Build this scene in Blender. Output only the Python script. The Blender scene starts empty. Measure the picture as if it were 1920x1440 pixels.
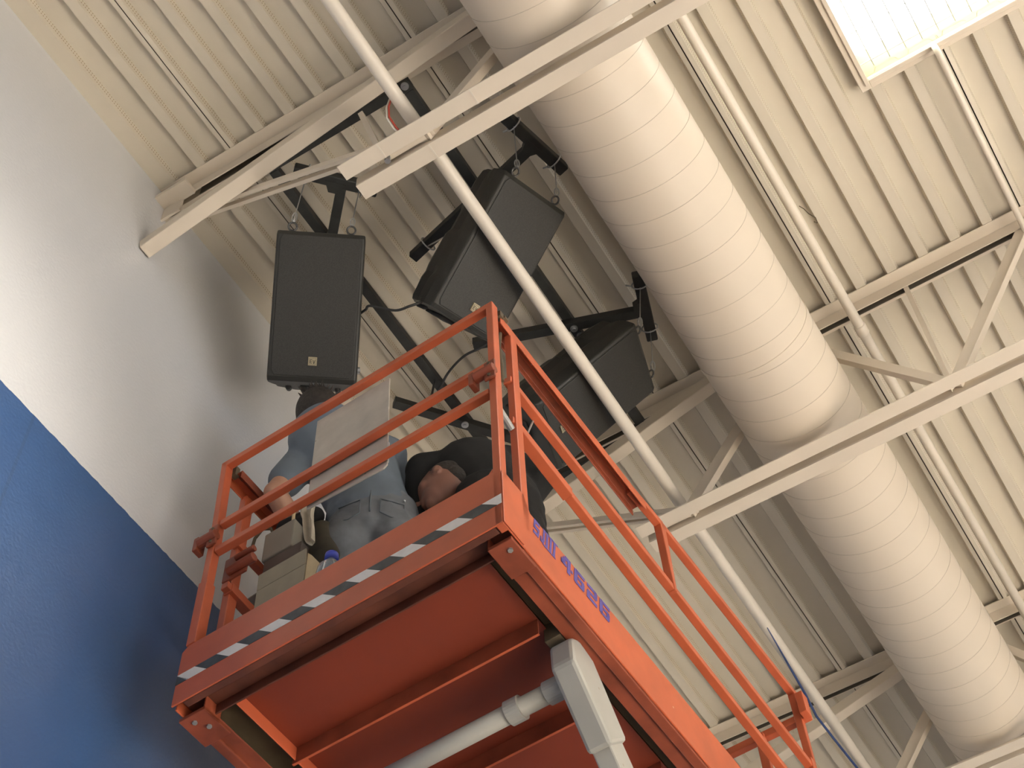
import bpy, bmesh, math, random
from mathutils import Vector, Matrix
random.seed(7)
S = bpy.context.scene
COL = S.collection
V = Vector
# ------------------------------------------------------------------ camera
CAMLOC = V((0.0, 0.0, 1.6))
RX = V((0.85281925, 0.52153722, -0.02642462))      # image right in world axes
RY = V((-0.44873972, 0.70602152, -0.54787433))     # image down
RZ = V((-0.2670805, 0.47909555, 0.83614321))       # viewing direction
cd = bpy.data.cameras.new('camera'); cam = bpy.data.objects.new('camera', cd); COL.objects.link(cam)
cd.sensor_width = 36; cd.lens = 36 * 3016.43 / 1920; cd.clip_start = 0.05; cd.clip_end = 200
cam.matrix_world = Matrix(((RX.x, -RY.x, -RZ.x, CAMLOC.x), (RX.y, -RY.y, -RZ.y, CAMLOC.y), (RX.z, -RY.z, -RZ.z, CAMLOC.z), (0, 0, 0, 1)))
S.camera = cam
# ------------------------------------------------------------------ world, lights, exposure
S.view_settings.view_transform = 'Standard'; S.view_settings.look = 'None'
S.view_settings.gamma = 1; S.view_settings.use_curve_mapping = False
S.view_settings.exposure = 0.12
w = bpy.data.worlds.new('world'); S.world = w; w.use_nodes = True
bg = w.node_tree.nodes['Background']; bg.inputs[0].default_value = (1.0, 0.97, 0.93, 1); bg.inputs[1].default_value = 0.45
def area(name, loc, target, sx, sy, power, col):
    l = bpy.data.lights.new(name, 'AREA'); l.shape = 'RECTANGLE'; l.size = sx; l.size_y = sy; l.energy = power; l.color = col
    o = bpy.data.objects.new(name, l); COL.objects.link(o); o.location = loc
    o.rotation_euler = (V(target) - V(loc)).to_track_quat('-Z', 'Y').to_euler(); return o
area('window_wall_light', (10.5, 3.0, 3.2), (-2.8, 3.0, 4.6), 9.0, 4.5, 230, (0.93, 0.96, 1.0))
area('front_fill_light', (2.5, -7.5, 2.6), (-1.0, 3.0, 6.0), 6.0, 3.5, 60, (1.0, 0.97, 0.93))  # unseen lamp added as fill for faces turned to the camera
# unseen area lamp added above the floor; the pale floor bounces it upward
fl = area('floor_bounce_lamp', (6.0, 3.0, 7.75), (6.0, 3.2, 0.0), 2.4, 2.4, 2000, (1.0, 0.98, 0.95)); fl.data.spread = math.radians(70)
# unseen spot added to imitate the wall sheen with a soft pool of light
sl = bpy.data.lights.new('sheen_fill_spot', 'SPOT'); sl.energy = 2800; sl.color = (1.0, 0.95, 0.86); sl.spot_size = math.radians(17); sl.spot_blend = 0.75; sl.shadow_soft_size = 0.25
so = bpy.data.objects.new('sheen_fill_spot', sl); COL.objects.link(so); so.location = (4.0, -2.2, 1.4); so.rotation_euler = (V((-2.776, 0.75, 5.45)) - so.location).to_track_quat('-Z', 'Y').to_euler()

# ------------------------------------------------------------------ materials
def mat(name, col, rough=0.6, metal=0.0, var=0.0, vscale=4.0, bump=0.0, bscale=60.0, spec=0.5):
    m = bpy.data.materials.new(name); m.use_nodes = True; nt = m.node_tree; b = nt.nodes['Principled BSDF']
    b.inputs['Base Color'].default_value = (*col, 1); b.inputs['Roughness'].default_value = rough; b.inputs['Metallic'].default_value = metal
    b.inputs['Specular IOR Level'].default_value = spec
    tc = nt.nodes.new('ShaderNodeTexCoord')
    if var > 0:
        n = nt.nodes.new('ShaderNodeTexNoise'); n.inputs['Scale'].default_value = vscale; n.inputs['Detail'].default_value = 6
        nt.links.new(tc.outputs['Object'], n.inputs['Vector'])
        r = nt.nodes.new('ShaderNodeValToRGB'); e = r.color_ramp.elements
        e[0].position = 0.3; e[1].position = 0.7
        e[0].color = (*[max(0, c * (1 - var)) for c in col], 1); e[1].color = (*[min(1, c * (1 + var * 0.5)) for c in col], 1)
        nt.links.new(n.outputs['Fac'], r.inputs['Fac']); nt.links.new(r.outputs['Color'], b.inputs['Base Color'])
    if bump > 0:
        n2 = nt.nodes.new('ShaderNodeTexNoise'); n2.inputs['Scale'].default_value = bscale; n2.inputs['Detail'].default_value = 3
        nt.links.new(tc.outputs['Object'], n2.inputs['Vector'])
        bp = nt.nodes.new('ShaderNodeBump'); bp.inputs['Strength'].default_value = bump; bp.inputs['Distance'].default_value = 0.01
        nt.links.new(n2.outputs['Fac'], bp.inputs['Height']); nt.links.new(bp.outputs['Normal'], b.inputs['Normal'])
    return m
def specks(m, scale, thr, dark, fac=0.7, stretch=(1, 1, 1), base=None):
    """small chips or spots with a shape of their own scattered over a painted surface"""
    nt = m.node_tree; b = nt.nodes['Principled BSDF']
    tc = nt.nodes.new('ShaderNodeTexCoord'); mp = nt.nodes.new('ShaderNodeMapping'); mp.inputs['Scale'].default_value = stretch
    vo = nt.nodes.new('ShaderNodeTexVoronoi'); vo.inputs['Scale'].default_value = scale
    nt.links.new(tc.outputs['Object'], mp.inputs['Vector']); nt.links.new(mp.outputs['Vector'], vo.inputs['Vector'])
    lt = nt.nodes.new('ShaderNodeMath'); lt.operation = 'LESS_THAN'; lt.inputs[1].default_value = thr
    nt.links.new(vo.outputs['Distance'], lt.inputs[0])
    mu = nt.nodes.new('ShaderNodeMath'); mu.operation = 'MULTIPLY'; mu.inputs[1].default_value = fac; nt.links.new(lt.outputs[0], mu.inputs[0])
    mx = nt.nodes.new('ShaderNodeMix'); mx.data_type = 'RGBA'
    nt.links.new(mu.outputs[0], mx.inputs['Factor'])
    src = b.inputs['Base Color']
    if src.is_linked: nt.links.new(src.links[0].from_socket, mx.inputs['A'])
    else: mx.inputs['A'].default_value = src.default_value
    mx.inputs['B'].default_value = (*dark, 1); nt.links.new(mx.outputs['Result'], b.inputs['Base Color'])
    return m
M = {}
BEIGE = (0.62, 0.56, 0.46)
M['deck'] = specks(mat('deck_paint', BEIGE, 0.55, var=0.05, vscale=1.2), 2.6, 0.028, (0.25, 0.19, 0.13), 0.75)
M['steel'] = mat('joist_paint', (0.70, 0.615, 0.505), 0.5, var=0.05, vscale=2.5)
M['duct'] = mat('duct_paint', (0.64, 0.56, 0.46), 0.42, var=0.03, vscale=1.5, bump=0.03, bscale=8)
M['front_dark'] = mat('front_beam_dark', (0.135, 0.04, 0.022), 0.6, var=0.4, vscale=9)  # mottled brown, darker than the lift orange
M['seam'] = mat('duct_seam', (0.46, 0.40, 0.33), 0.6)
M['pipe'] = mat('pipe_paint', (0.72, 0.65, 0.55), 0.38, var=0.06, vscale=6)
M['black'] = mat('black_strut', (0.030, 0.031, 0.029), 0.55, var=0.3, vscale=20)
M['zinc'] = mat('zinc_plate', (0.55, 0.56, 0.57), 0.35, 0.8)
M['cab'] = mat('speaker_plastic', (0.028, 0.0275, 0.024), 0.5, bump=0.15, bscale=300)
M['badge'] = mat('badge_gold', (0.42, 0.36, 0.24), 0.4, 0.3)
M['badge_dark'] = mat('badge_dark', (0.06, 0.055, 0.04), 0.5)
M['rubber'] = mat('cable_rubber', (0.02, 0.02, 0.02), 0.6)
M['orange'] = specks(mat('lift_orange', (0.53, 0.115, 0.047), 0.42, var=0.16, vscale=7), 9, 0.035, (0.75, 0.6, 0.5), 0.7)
M['orange_worn_shaded'] = specks(mat('lift_orange_worn_shaded', (0.29, 0.065, 0.029), 0.5, var=0.35, vscale=9), 7, 0.05, (0.25, 0.10, 0.05), 0.7)  # worn orange, also darkened to paint shade on lower and inner faces
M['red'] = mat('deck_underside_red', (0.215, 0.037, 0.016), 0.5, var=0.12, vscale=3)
M['rust'] = mat('bare_steel', (0.115, 0.085, 0.05), 0.7, var=0.3, vscale=10)
M['grey_arm'] = specks(mat('scissor_grey', (0.42, 0.41, 0.37), 0.45, var=0.08, vscale=6), 12, 0.05, (0.3, 0.22, 0.15), 0.6)
M['white'] = mat('tape_white', (0.78, 0.74, 0.70), 0.5, var=0.08, vscale=30)
M['tape_black'] = mat('tape_black', (0.06, 0.065, 0.065), 0.5, var=0.4, vscale=25)
M['blue_ink'] = mat('number_blue', (0.10, 0.075, 0.32), 0.5, var=0.12, vscale=60)
M['dark_steel'] = mat('dark_steel', (0.10, 0.10, 0.10), 0.4, 0.6)
M['galv'] = mat('steel_dull', (0.35, 0.34, 0.32), 0.5, 0.5)
M['board'] = specks(mat('board_grey', (0.50, 0.45, 0.38), 0.7, var=0.16, vscale=12, bump=0.05), 14, 0.045, (0.18, 0.15, 0.12), 0.8)
M['box_grey'] = mat('control_box_grey', (0.27, 0.245, 0.20), 0.6, var=0.1)
M['box_dark'] = mat('control_box_dark', (0.10, 0.075, 0.06), 0.6)
M['card'] = mat('cardboard', (0.30, 0.25, 0.17), 0.8, var=0.1, vscale=15)
M['card_in'] = mat('cardboard_inside', (0.55, 0.42, 0.24), 0.8, var=0.1, vscale=15)
M['blue_cap'] = mat('bottle_cap', (0.05, 0.07, 0.45), 0.4)
M['shirt'] = mat('shirt_blue_grey', (0.135, 0.167, 0.205), 0.85, var=0.12, vscale=8, bump=0.5, bscale=14)
M['jeans'] = mat('jeans_grey_blue', (0.165, 0.18, 0.20), 0.85, var=0.2, vscale=18, bump=0.7, bscale=10)
M['jeans_seam'] = mat('jeans_seam', (0.12, 0.145, 0.165), 0.85)
M['blackcloth'] = mat('black_cloth', (0.010, 0.010, 0.010), 0.9, var=0.3, vscale=8, bump=0.4, bscale=14)
M['skin'] = mat('skin', (0.46, 0.25, 0.165), 0.55, var=0.08, vscale=12)
M['skin2'] = mat('skin_ruddy', (0.25, 0.115, 0.08), 0.55, var=0.15, vscale=14)
M['hair'] = mat('hair_dark', (0.035, 0.027, 0.022), 0.7, var=0.4, vscale=60, bump=0.6, bscale=90)
M['glove'] = mat('canvas_white', (0.52, 0.46, 0.36), 0.9, var=0.25, vscale=14, bump=0.5, bscale=20)
M['red_wire'] = mat('red_wire', (0.45, 0.05, 0.03), 0.5)
M['white_wire'] = mat('white_wire', (0.75, 0.68, 0.6), 0.5)
M['blue_wire'] = mat('blue_cable', (0.025, 0.05, 0.15), 0.5)
M['floor'] = mat('floor_wood', (0.62, 0.56, 0.48), 0.35, var=0.12, vscale=2)
M['eye'] = mat('eye_white', (0.7, 0.68, 0.65), 0.3)
M['pocket'] = mat('pouch_olive', (0.055, 0.045, 0.028), 0.85, var=0.3, vscale=14)
M['shoe'] = mat('boot_brown', (0.10, 0.06, 0.035), 0.6)
M['tyre'] = mat('tyre', (0.03, 0.03, 0.03), 0.8)
# two-tone wall: white above the paint line, glossy textured blue below it
def wall_mat():
    m = bpy.data.materials.new('two_tone_wall'); m.use_nodes = True; nt = m.node_tree; b = nt.nodes['Principled BSDF']; L = nt.links.new
    tc = nt.nodes.new('ShaderNodeTexCoord'); sp = nt.nodes.new('ShaderNodeSeparateXYZ'); L(tc.outputs['Object'], sp.inputs[0])
    n = nt.nodes.new('ShaderNodeTexNoise'); n.inputs['Scale'].default_value = 30; L(tc.outputs['Object'], n.inputs['Vector'])
    a = nt.nodes.new('ShaderNodeMath'); a.operation = 'MULTIPLY_ADD'; a.inputs[1].default_value = 0.012; a.inputs[2].default_value = -0.006; L(n.outputs['Fac'], a.inputs[0])
    z = nt.nodes.new('ShaderNodeMath'); z.operation = 'ADD'; L(sp.outputs['Z'], z.inputs[0]); L(a.outputs[0], z.inputs[1])
    g = nt.nodes.new('ShaderNodeMath'); g.operation = 'GREATER_THAN'; g.inputs[1].default_value = 5.972; L(z.outputs[0], g.inputs[0])
    n2 = nt.nodes.new('ShaderNodeTexNoise'); n2.inputs['Scale'].default_value = 5; n2.inputs['Detail'].default_value = 5; L(tc.outputs['Object'], n2.inputs['Vector'])
    r = nt.nodes.new('ShaderNodeValToRGB'); r.color_ramp.elements[0].color = (0.033, 0.09, 0.235, 1); r.color_ramp.elements[1].color = (0.047, 0.115, 0.28, 1)
    L(n2.outputs['Fac'], r.inputs['Fac'])
    # panel joint line in the blue part
    y = nt.nodes.new('ShaderNodeMath'); y.operation = 'SUBTRACT'; y.inputs[1].default_value = 1.774; L(sp.outputs['Y'], y.inputs[0])
    ya = nt.nodes.new('ShaderNodeMath'); ya.operation = 'ABSOLUTE'; L(y.outputs[0], ya.inputs[0])
    yl = nt.nodes.new('ShaderNodeMath'); yl.operation = 'LESS_THAN'; yl.inputs[1].default_value = 0.006; L(ya.outputs[0], yl.inputs[0])
    yf = nt.nodes.new('ShaderNodeMath'); yf.operation = 'MULTIPLY'; yf.inputs[1].default_value = 0.35; L(yl.outputs[0], yf.inputs[0])
    j = nt.nodes.new('ShaderNodeMix'); j.data_type = 'RGBA'; L(yf.outputs[0], j.inputs['Factor']); L(r.outputs['Color'], j.inputs['A']); j.inputs['B'].default_value = (0.03, 0.06, 0.12, 1)
    mx = nt.nodes.new('ShaderNodeMix'); mx.data_type = 'RGBA'; L(g.outputs[0], mx.inputs['Factor']); L(j.outputs['Result'], mx.inputs['A']); mx.inputs['B'].default_value = (0.68, 0.685, 0.70, 1)
    L(mx.outputs['Result'], b.inputs['Base Color'])
    ro = nt.nodes.new('ShaderNodeMapRange'); ro.inputs['To Min'].default_value = 0.36; ro.inputs['To Max'].default_value = 0.42; L(g.outputs[0], ro.inputs['Value']); L(ro.outputs[0], b.inputs['Roughness']); b.inputs['Specular IOR Level'].default_value = 1.0
    cw = nt.nodes.new('ShaderNodeMapRange'); cw.inputs['To Min'].default_value = 0.3; cw.inputs['To Max'].default_value = 0.2; L(g.outputs[0], cw.inputs['Value']); L(cw.outputs[0], b.inputs['Coat Weight']); b.inputs['Coat IOR'].default_value = 1.5; b.inputs['Coat Roughness'].default_value = 0.3
    n3 = nt.nodes.new('ShaderNodeTexNoise'); n3.inputs['Scale'].default_value = 75; n3.inputs['Detail'].default_value = 4; L(tc.outputs['Object'], n3.inputs['Vector'])
    bp = nt.nodes.new('ShaderNodeBump'); bp.inputs['Strength'].default_value = 0.22; bp.inputs['Distance'].default_value = 0.006
    L(n3.outputs['Fac'], bp.inputs['Height']); L(bp.outputs['Normal'], b.inputs['Normal'])
    return m
M['wall'] = wall_mat()
# perforated acoustic rib sides
def perf_mat():
    m = mat('perforated_rib', BEIGE, 0.55); nt = m.node_tree; b = nt.nodes['Principled BSDF']; L = nt.links.new
    tc = nt.nodes.new('ShaderNodeTexCoord'); sp = nt.nodes.new('ShaderNodeSeparateXYZ'); L(tc.outputs['Object'], sp.inputs[0])
    def cell(sock, off):
        a = nt.nodes.new('ShaderNodeMath'); a.operation = 'MULTIPLY_ADD'; a.inputs[1].default_value = 1 / 0.0125; a.inputs[2].default_value = off; L(sock, a.inputs[0])
        f = nt.nodes.new('ShaderNodeMath'); f.operation = 'FRACT'; L(a.outputs[0], f.inputs[0])
        s = nt.nodes.new('ShaderNodeMath'); s.operation = 'SUBTRACT'; s.inputs[1].default_value = 0.5; L(f.outputs[0], s.inputs[0])
        p = nt.nodes.new('ShaderNodeMath'); p.operation = 'POWER'; p.inputs[1].default_value = 2; L(s.outputs[0], p.inputs[0]); return p.outputs[0]
    d = nt.nodes.new('ShaderNodeMath'); d.operation = 'ADD'; L(cell(sp.outputs['Y'], 0), d.inputs[0]); L(cell(sp.outputs['Z'], 0.3), d.inputs[1])
    lt = nt.nodes.new('ShaderNodeMath'); lt.operation = 'LESS_THAN'; lt.inputs[1].default_value = 0.06; L(d.outputs[0], lt.inputs[0])
    mx = nt.nodes.new('ShaderNodeMix'); mx.data_type = 'RGBA'; g1 = nt.nodes.new('ShaderNodeMath'); g1.operation = 'GREATER_THAN'; g1.inputs[1].default_value = 7.923; L(sp.outputs['Z'], g1.inputs[0]); g2 = nt.nodes.new('ShaderNodeMath'); g2.operation = 'MULTIPLY'; L(lt.outputs[0], g2.inputs[0]); L(g1.outputs[0], g2.inputs[1])
    L(g2.outputs[0], mx.inputs['Factor']); mx.inputs['A'].default_value = (*BEIGE, 1); mx.inputs['B'].default_value = (0.36, 0.29, 0.19, 1)
    L(mx.outputs['Result'], b.inputs['Base Color']); return m
M['perf'] = perf_mat()
M['gap_shade'] = mat('gap_shade_brown', (0.15, 0.13, 0.10), 0.7)  # dark brown painted as shade inside chord gaps and deck seams
def emit(name, col, s):
    m = bpy.data.materials.new(name); m.use_nodes = True; nt = m.node_tree; b = nt.nodes['Principled BSDF']
    b.inputs['Base Color'].default_value = (*col, 1); b.inputs['Emission Color'].default_value = (*col, 1); b.inputs['Emission Strength'].default_value = s; return m
M['sky'] = emit('skylight_daylight', (1.0, 0.99, 0.96), 5.0)
M['curb'] = mat('curb_paint', (0.50, 0.47, 0.27), 0.6)
def clear_mat():
    m = bpy.data.materials.new('clear_plastic'); m.use_nodes = True; b = m.node_tree.nodes['Principled BSDF']
    b.inputs['Transmission Weight'].default_value = 0.9; b.inputs['Roughness'].default_value = 0.1; b.inputs['IOR'].default_value = 1.3; b.inputs['Base Color'].default_value = (0.8, 0.85, 0.9, 1); return m
M['clear'] = clear_mat()
def grille_mat():
    m = mat('speaker_grille', (0.03, 0.03, 0.029), 0.5); nt = m.node_tree; b = nt.nodes['Principled BSDF']; L = nt.links.new
    tc = nt.nodes.new('ShaderNodeTexCoord'); vo = nt.nodes.new('ShaderNodeTexVoronoi'); vo.inputs['Scale'].default_value = 260; L(tc.outputs['Object'], vo.inputs['Vector'])
    r = nt.nodes.new('ShaderNodeValToRGB'); r.color_ramp.elements[0].color = (0.010, 0.010, 0.009, 1); r.color_ramp.elements[1].color = (0.030, 0.029, 0.026, 1); r.color_ramp.elements[1].position = 0.6
    L(vo.outputs['Distance'], r.inputs['Fac']); L(r.outputs['Color'], b.inputs['Base Color']); return m
M['grille'] = grille_mat()

# ------------------------------------------------------------------ helpers
WM = {}
def tagset(o, label=None, cat=None, group=None, kind=None):
    if label: o['label'] = label
    if cat: o['category'] = cat
    if group: o['group'] = group
    if kind: o['kind'] = kind
    return o
def thing(name, label=None, cat=None, mw=None, group=None, kind=None):
    o = bpy.data.objects.new(name, None); COL.objects.link(o); o.empty_display_size = 0.1
    mw = mw if mw is not None else Matrix.Identity(4)
    o.matrix_world = mw; WM[o.name] = mw.copy()
    return tagset(o, label, cat, group, kind)
class MB:
    """collects shapes given in a frame X (default world) and links them as one mesh"""
    def __init__(s, X=None): s.v = []; s.f = []; s.m = []; s.X = X or Matrix.Identity(4); s.mi = 0
    def add(s, vs, fs):
        b = len(s.v); s.v += [s.X @ V(p) for p in vs]; s.f += [tuple(b + i for i in f) for f in fs]; s.m += [s.mi] * len(fs); return s
    def box(s, lo, hi):
        x0, y0, z0 = lo; x1, y1, z1 = hi
        return s.add([(x0, y0, z0), (x1, y0, z0), (x1, y1, z0), (x0, y1, z0), (x0, y0, z1), (x1, y0, z1), (x1, y1, z1), (x0, y1, z1)],
                     [(0, 3, 2, 1), (4, 5, 6, 7), (0, 1, 5, 4), (1, 2, 6, 5), (2, 3, 7, 6), (3, 0, 4, 7)])
    def bar(s, p, q, w, h, up=(0, 0, 1)):
        """rectangular bar from p to q, w across, h along up"""
        p, q = V(p), V(q); d = (q - p).normalized(); u = V(up); a = d.cross(u).normalized(); u = a.cross(d).normalized(); a *= w / 2; u *= h / 2
        vs = [p - a - u, p + a - u, p + a + u, p - a + u, q - a - u, q + a - u, q + a + u, q - a + u]
        return s.add(vs, [(0, 1, 2, 3), (7, 6, 5, 4), (0, 4, 5, 1), (1, 5, 6, 2), (2, 6, 7, 3), (3, 7, 4, 0)])
    def angle(s, p, q, w, h, t, side=1, up=(0, 0, 1)):
        """L-section from p (heel) to q: leg w sideways, leg h along up"""
        p, q = V(p), V(q); d = (q - p).normalized(); u = V(up); a = d.cross(u).normalized() * side; u = (a.cross(d) * side).normalized()
        if u.dot(V(up)) < 0: u = -u
        sg = 1 if h > 0 else -1
        pl = [(0, 0), (w, 0), (w, sg * t), (t, sg * t), (t, h), (0, h)]
        vs = [p + a * x + u * y for x, y in pl] + [q + a * x + u * y for x, y in pl]
        return s.add(vs, [(0, 1, 2, 3), (0, 3, 4, 5), (9, 8, 7, 6), (11, 10, 9, 6)] + [(i, (i + 1) % 6, 6 + (i + 1) % 6, 6 + i) for i in range(6)])
    def tube(s, pts, r, n=12, caps=True):
        pts = [V(p) for p in pts]; rings = []; a = None
        for i, p in enumerate(pts):
            d = ((pts[min(i + 1, len(pts) - 1)] - pts[max(i - 1, 0)])).normalized()
            if a is None: a = d.orthogonal().normalized()
            a = (a - d * a.dot(d)).normalized(); b = d.cross(a)
            rr = r[i] if isinstance(r, (list, tuple)) else r
            rings.append([p + (a * math.cos(t) + b * math.sin(t)) * rr for t in (2 * math.pi * k / n for k in range(n))])
        vs = [v for rg in rings for v in rg]; fs = []
        for i in range(len(pts) - 1):
            for k in range(n): fs.append((i * n + k, i * n + (k + 1) % n, (i + 1) * n + (k + 1) % n, (i + 1) * n + k))
        if caps: fs += [tuple(range(n - 1, -1, -1)), tuple((len(pts) - 1) * n + k for k in range(n))]
        return s.add(vs, fs)
    def prism(s, poly, vec):
        n = len(poly); vec = V(vec); vs = [V(p) for p in poly] + [V(p) + vec for p in poly]
        return s.add(vs, [tuple(range(n - 1, -1, -1)), tuple(range(n, 2 * n))] + [(i, (i + 1) % n, n + (i + 1) % n, n + i) for i in range(n)])
    def ell(s, c, ax, n=20, m=14):
        """ellipsoid, ax = three axis vectors"""
        c = V(c); X, Y, Z = [V(a) for a in ax]; vs = [c + Z]; fs = []
        for j in range(1, m):
            t = math.pi * j / m
            for k in range(n):
                p = 2 * math.pi * k / n; vs.append(c + X * (math.sin(t) * math.cos(p)) + Y * (math.sin(t) * math.sin(p)) + Z * math.cos(t))
        vs.append(c - Z); L = len(vs) - 1
        for k in range(n): fs.append((0, 1 + k, 1 + (k + 1) % n)); fs.append((L, L - n + (k + 1) % n, L - n + k))
        for j in range(m - 2):
            for k in range(n): fs.append((1 + j * n + k, 1 + (j + 1) * n + k, 1 + (j + 1) * n + (k + 1) % n, 1 + j * n + (k + 1) % n))
        return s.add(vs, fs)
    def cap(s, p, q, r1, r2, lat=None, k=1.0, n=16, m=8):
        """tapered capsule; k widens it along lat"""
        p, q = V(p), V(q); d = (q - p).normalized()
        a = V(lat) if lat is not None else d.orthogonal(); a = (a - d * a.dot(d)).normalized(); b = d.cross(a); rings = []
        for j in range(1, m): t = math.pi / 2 * (1 - j / m); rings.append((p - d * r1 * math.sin(t), r1 * math.cos(t)))
        for j in range(5): f = j / 4; rings.append((p.lerp(q, f), r1 + (r2 - r1) * f))
        for j in range(1, m): t = math.pi / 2 * j / m; rings.append((q + d * r2 * math.sin(t), r2 * math.cos(t)))
        vs = [p - d * r1]; fs = []
        for c, r in rings:
            for i in range(n): t = 2 * math.pi * i / n; vs.append(c + a * (math.cos(t) * r * k) + b * (math.sin(t) * r))
        vs.append(q + d * r2); N = len(rings); L = len(vs) - 1
        for i in range(n): fs.append((0, 1 + (i + 1) % n, 1 + i)); fs.append((L, L - n + i, L - n + (i + 1) % n))
        for j in range(N - 1):
            for i in range(n): fs.append((1 + j * n + i, 1 + j * n + (i + 1) % n, 1 + (j + 1) * n + (i + 1) % n, 1 + (j + 1) * n + i))
        return s.add(vs, fs)
    def build(s, name, mats, parent=None, smooth=False, bevel=0.0, origin=None, remesh=0.0, **tg):
        me = bpy.data.meshes.new(name)
        if parent is not None: T = WM[parent.name]
        elif origin is not None: T = Matrix.Translation(V(origin))
        else:
            n = len(s.v); lo = [min(v[i] for v in s.v) for i in range(3)]; hi = [max(v[i] for v in s.v) for i in range(3)]
            T = Matrix.Translation(V(((lo[0] + hi[0]) / 2, (lo[1] + hi[1]) / 2, lo[2])))
        Ti = T.inverted(); me.from_pydata([Ti @ v for v in s.v], [], s.f)
        for mm in (mats if isinstance(mats, (list, tuple)) else [mats]): me.materials.append(M[mm])
        for i, p in enumerate(me.polygons): p.material_index = s.m[i]; p.use_smooth = smooth
        bm = bmesh.new(); bm.from_mesh(me); bmesh.ops.recalc_face_normals(bm, faces=bm.faces); bm.to_mesh(me); bm.free()
        o = bpy.data.objects.new(name, me); COL.objects.link(o)
        if parent is not None: o.parent = parent; WM[o.name] = T.copy()
        else: o.matrix_world = T; WM[o.name] = T.copy()
        if bevel > 0:
            md = o.modifiers.new('bevel', 'BEVEL'); md.width = bevel; md.segments = 2; md.limit_method = 'ANGLE'
        if remesh > 0:
            md = o.modifiers.new('remesh', 'REMESH'); md.mode = 'VOXEL'; md.voxel_size = remesh; md.use_smooth_shade = True
            md = o.modifiers.new('smooth', 'SMOOTH'); md.factor = 0.6; md.iterations = 6
        return tagset(o, tg.get('label'), tg.get('cat'), tg.get('group'), tg.get('kind'))
T3 = lambda x, y, z: Matrix.Translation(V((x, y, z)))

# ------------------------------------------------------------------ room shell
WX = -2.776; ZC = 7.91
mb = MB(); mb.box((WX - 0.2, -5, 0), (WX, 13, 8.15)); mb.build('wall_left', 'wall', origin=(0, 0, 0), kind='structure')
mb = MB(); mb.box((-3.0, -8, -0.1), (11, 14, 0)); mb.build('floor', 'floor', origin=(0, 0, 0), kind='structure')
mb = MB(); mb.box((10.8, -8, 0), (11, 14, 1.0)); mb.box((10.8, -8, 5.6), (11, 14, 8.15)); mb.build('wall_right', 'wall', origin=(0, 0, 0), kind='structure')
# ribbed steel roof deck (profile runs along Y)
P = 0.1538; SX0, SX1, SY0, SY1 = 0.043, 2.40, 2.13, 3.10
def deck_strip(mb, xs, y0, y1):
    for (xa, za, ka), (xb, zb, kb) in zip(xs[:-1], xs[1:]):
        mb.mi = {'w': 1, 'g': 2}.get(ka, 0)
        mb.add([(xa, y0, za), (xb, y0, zb), (xb, y1, zb), (xa, y1, za)], [(0, 1, 2, 3)])
pts = [(WX, ZC - 0.004, 'f'), (WX + 0.075, ZC - 0.004, 'w'), (WX + 0.085, ZC + 0.038, 'f')]
k = 0; c = -2.402 - P
while c < 10.8:
    pts += [(c - 0.032, ZC + 0.038, 'w'), (c - 0.0215, ZC, 'f')]
    if k % 6 == 1: pts += [(c - 0.003, ZC, 'g'), (c - 0.003, ZC + 0.03, 'g'), (c + 0.003, ZC + 0.03, 'g'), (c + 0.003, ZC - 0.004, 'f')]  # groove faces get the dark brown as painted seam shade
    pts += [(c + 0.0215, ZC, 'w'), (c + 0.032, ZC + 0.038, 'f')]
    c += P; k += 1
def clip(lo, hi):
    out = []
    for a, b in zip(pts[:-1], pts[1:]):
        if b[0] < lo or a[0] > hi: continue
        f = lambda x: a[1] + (b[1] - a[1]) * ((x - a[0]) / (b[0] - a[0]) if b[0] > a[0] else 0)
        p0 = (max(a[0], lo), f(max(a[0], lo)), a[2]); p1 = (min(b[0], hi), f(min(b[0], hi)) if b[0] > a[0] else b[1], b[2])
        if b[0] == a[0]: p0 = a; p1 = b
        if not out: out.append(p0)
        out.append((p1[0], p1[1], b[2]))
        out[-2] = (out[-2][0], out[-2][1], a[2])
    return out
mb = MB()
deck_strip(mb, clip(WX, SX0), -5, 13)
deck_strip(mb, clip(SX0, SX1), -5, SY0); deck_strip(mb, clip(SX0, SX1), SY1, 13)
deck_strip(mb, clip(SX1, 10.7), -5, 13)
ceil = mb.build('ceiling', ['deck', 'perf', 'gap_shade'], origin=(0, 0, 0), kind='structure')
md = ceil.modifiers.new('thickness', 'SOLIDIFY'); md.thickness = 0.0015; md.offset = 0
# roof insulation slab above the deck, open over the skylight
mb = MB()
for lo, hi in (((-3, -5), (SX0 - 0.03, 13)), ((SX1 + 0.03, -5), (11, 13)), ((SX0 - 0.03, -5), (SX1 + 0.03, SY0 - 0.03)), ((SX0 - 0.03, SY1 + 0.03), (SX1 + 0.03, 13))):
    mb.box((lo[0], lo[1], 7.97), (hi[0], hi[1], 8.15))
mb.build('trim_roof_slab', 'deck', origin=(0, 0, 8), kind='structure')
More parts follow.
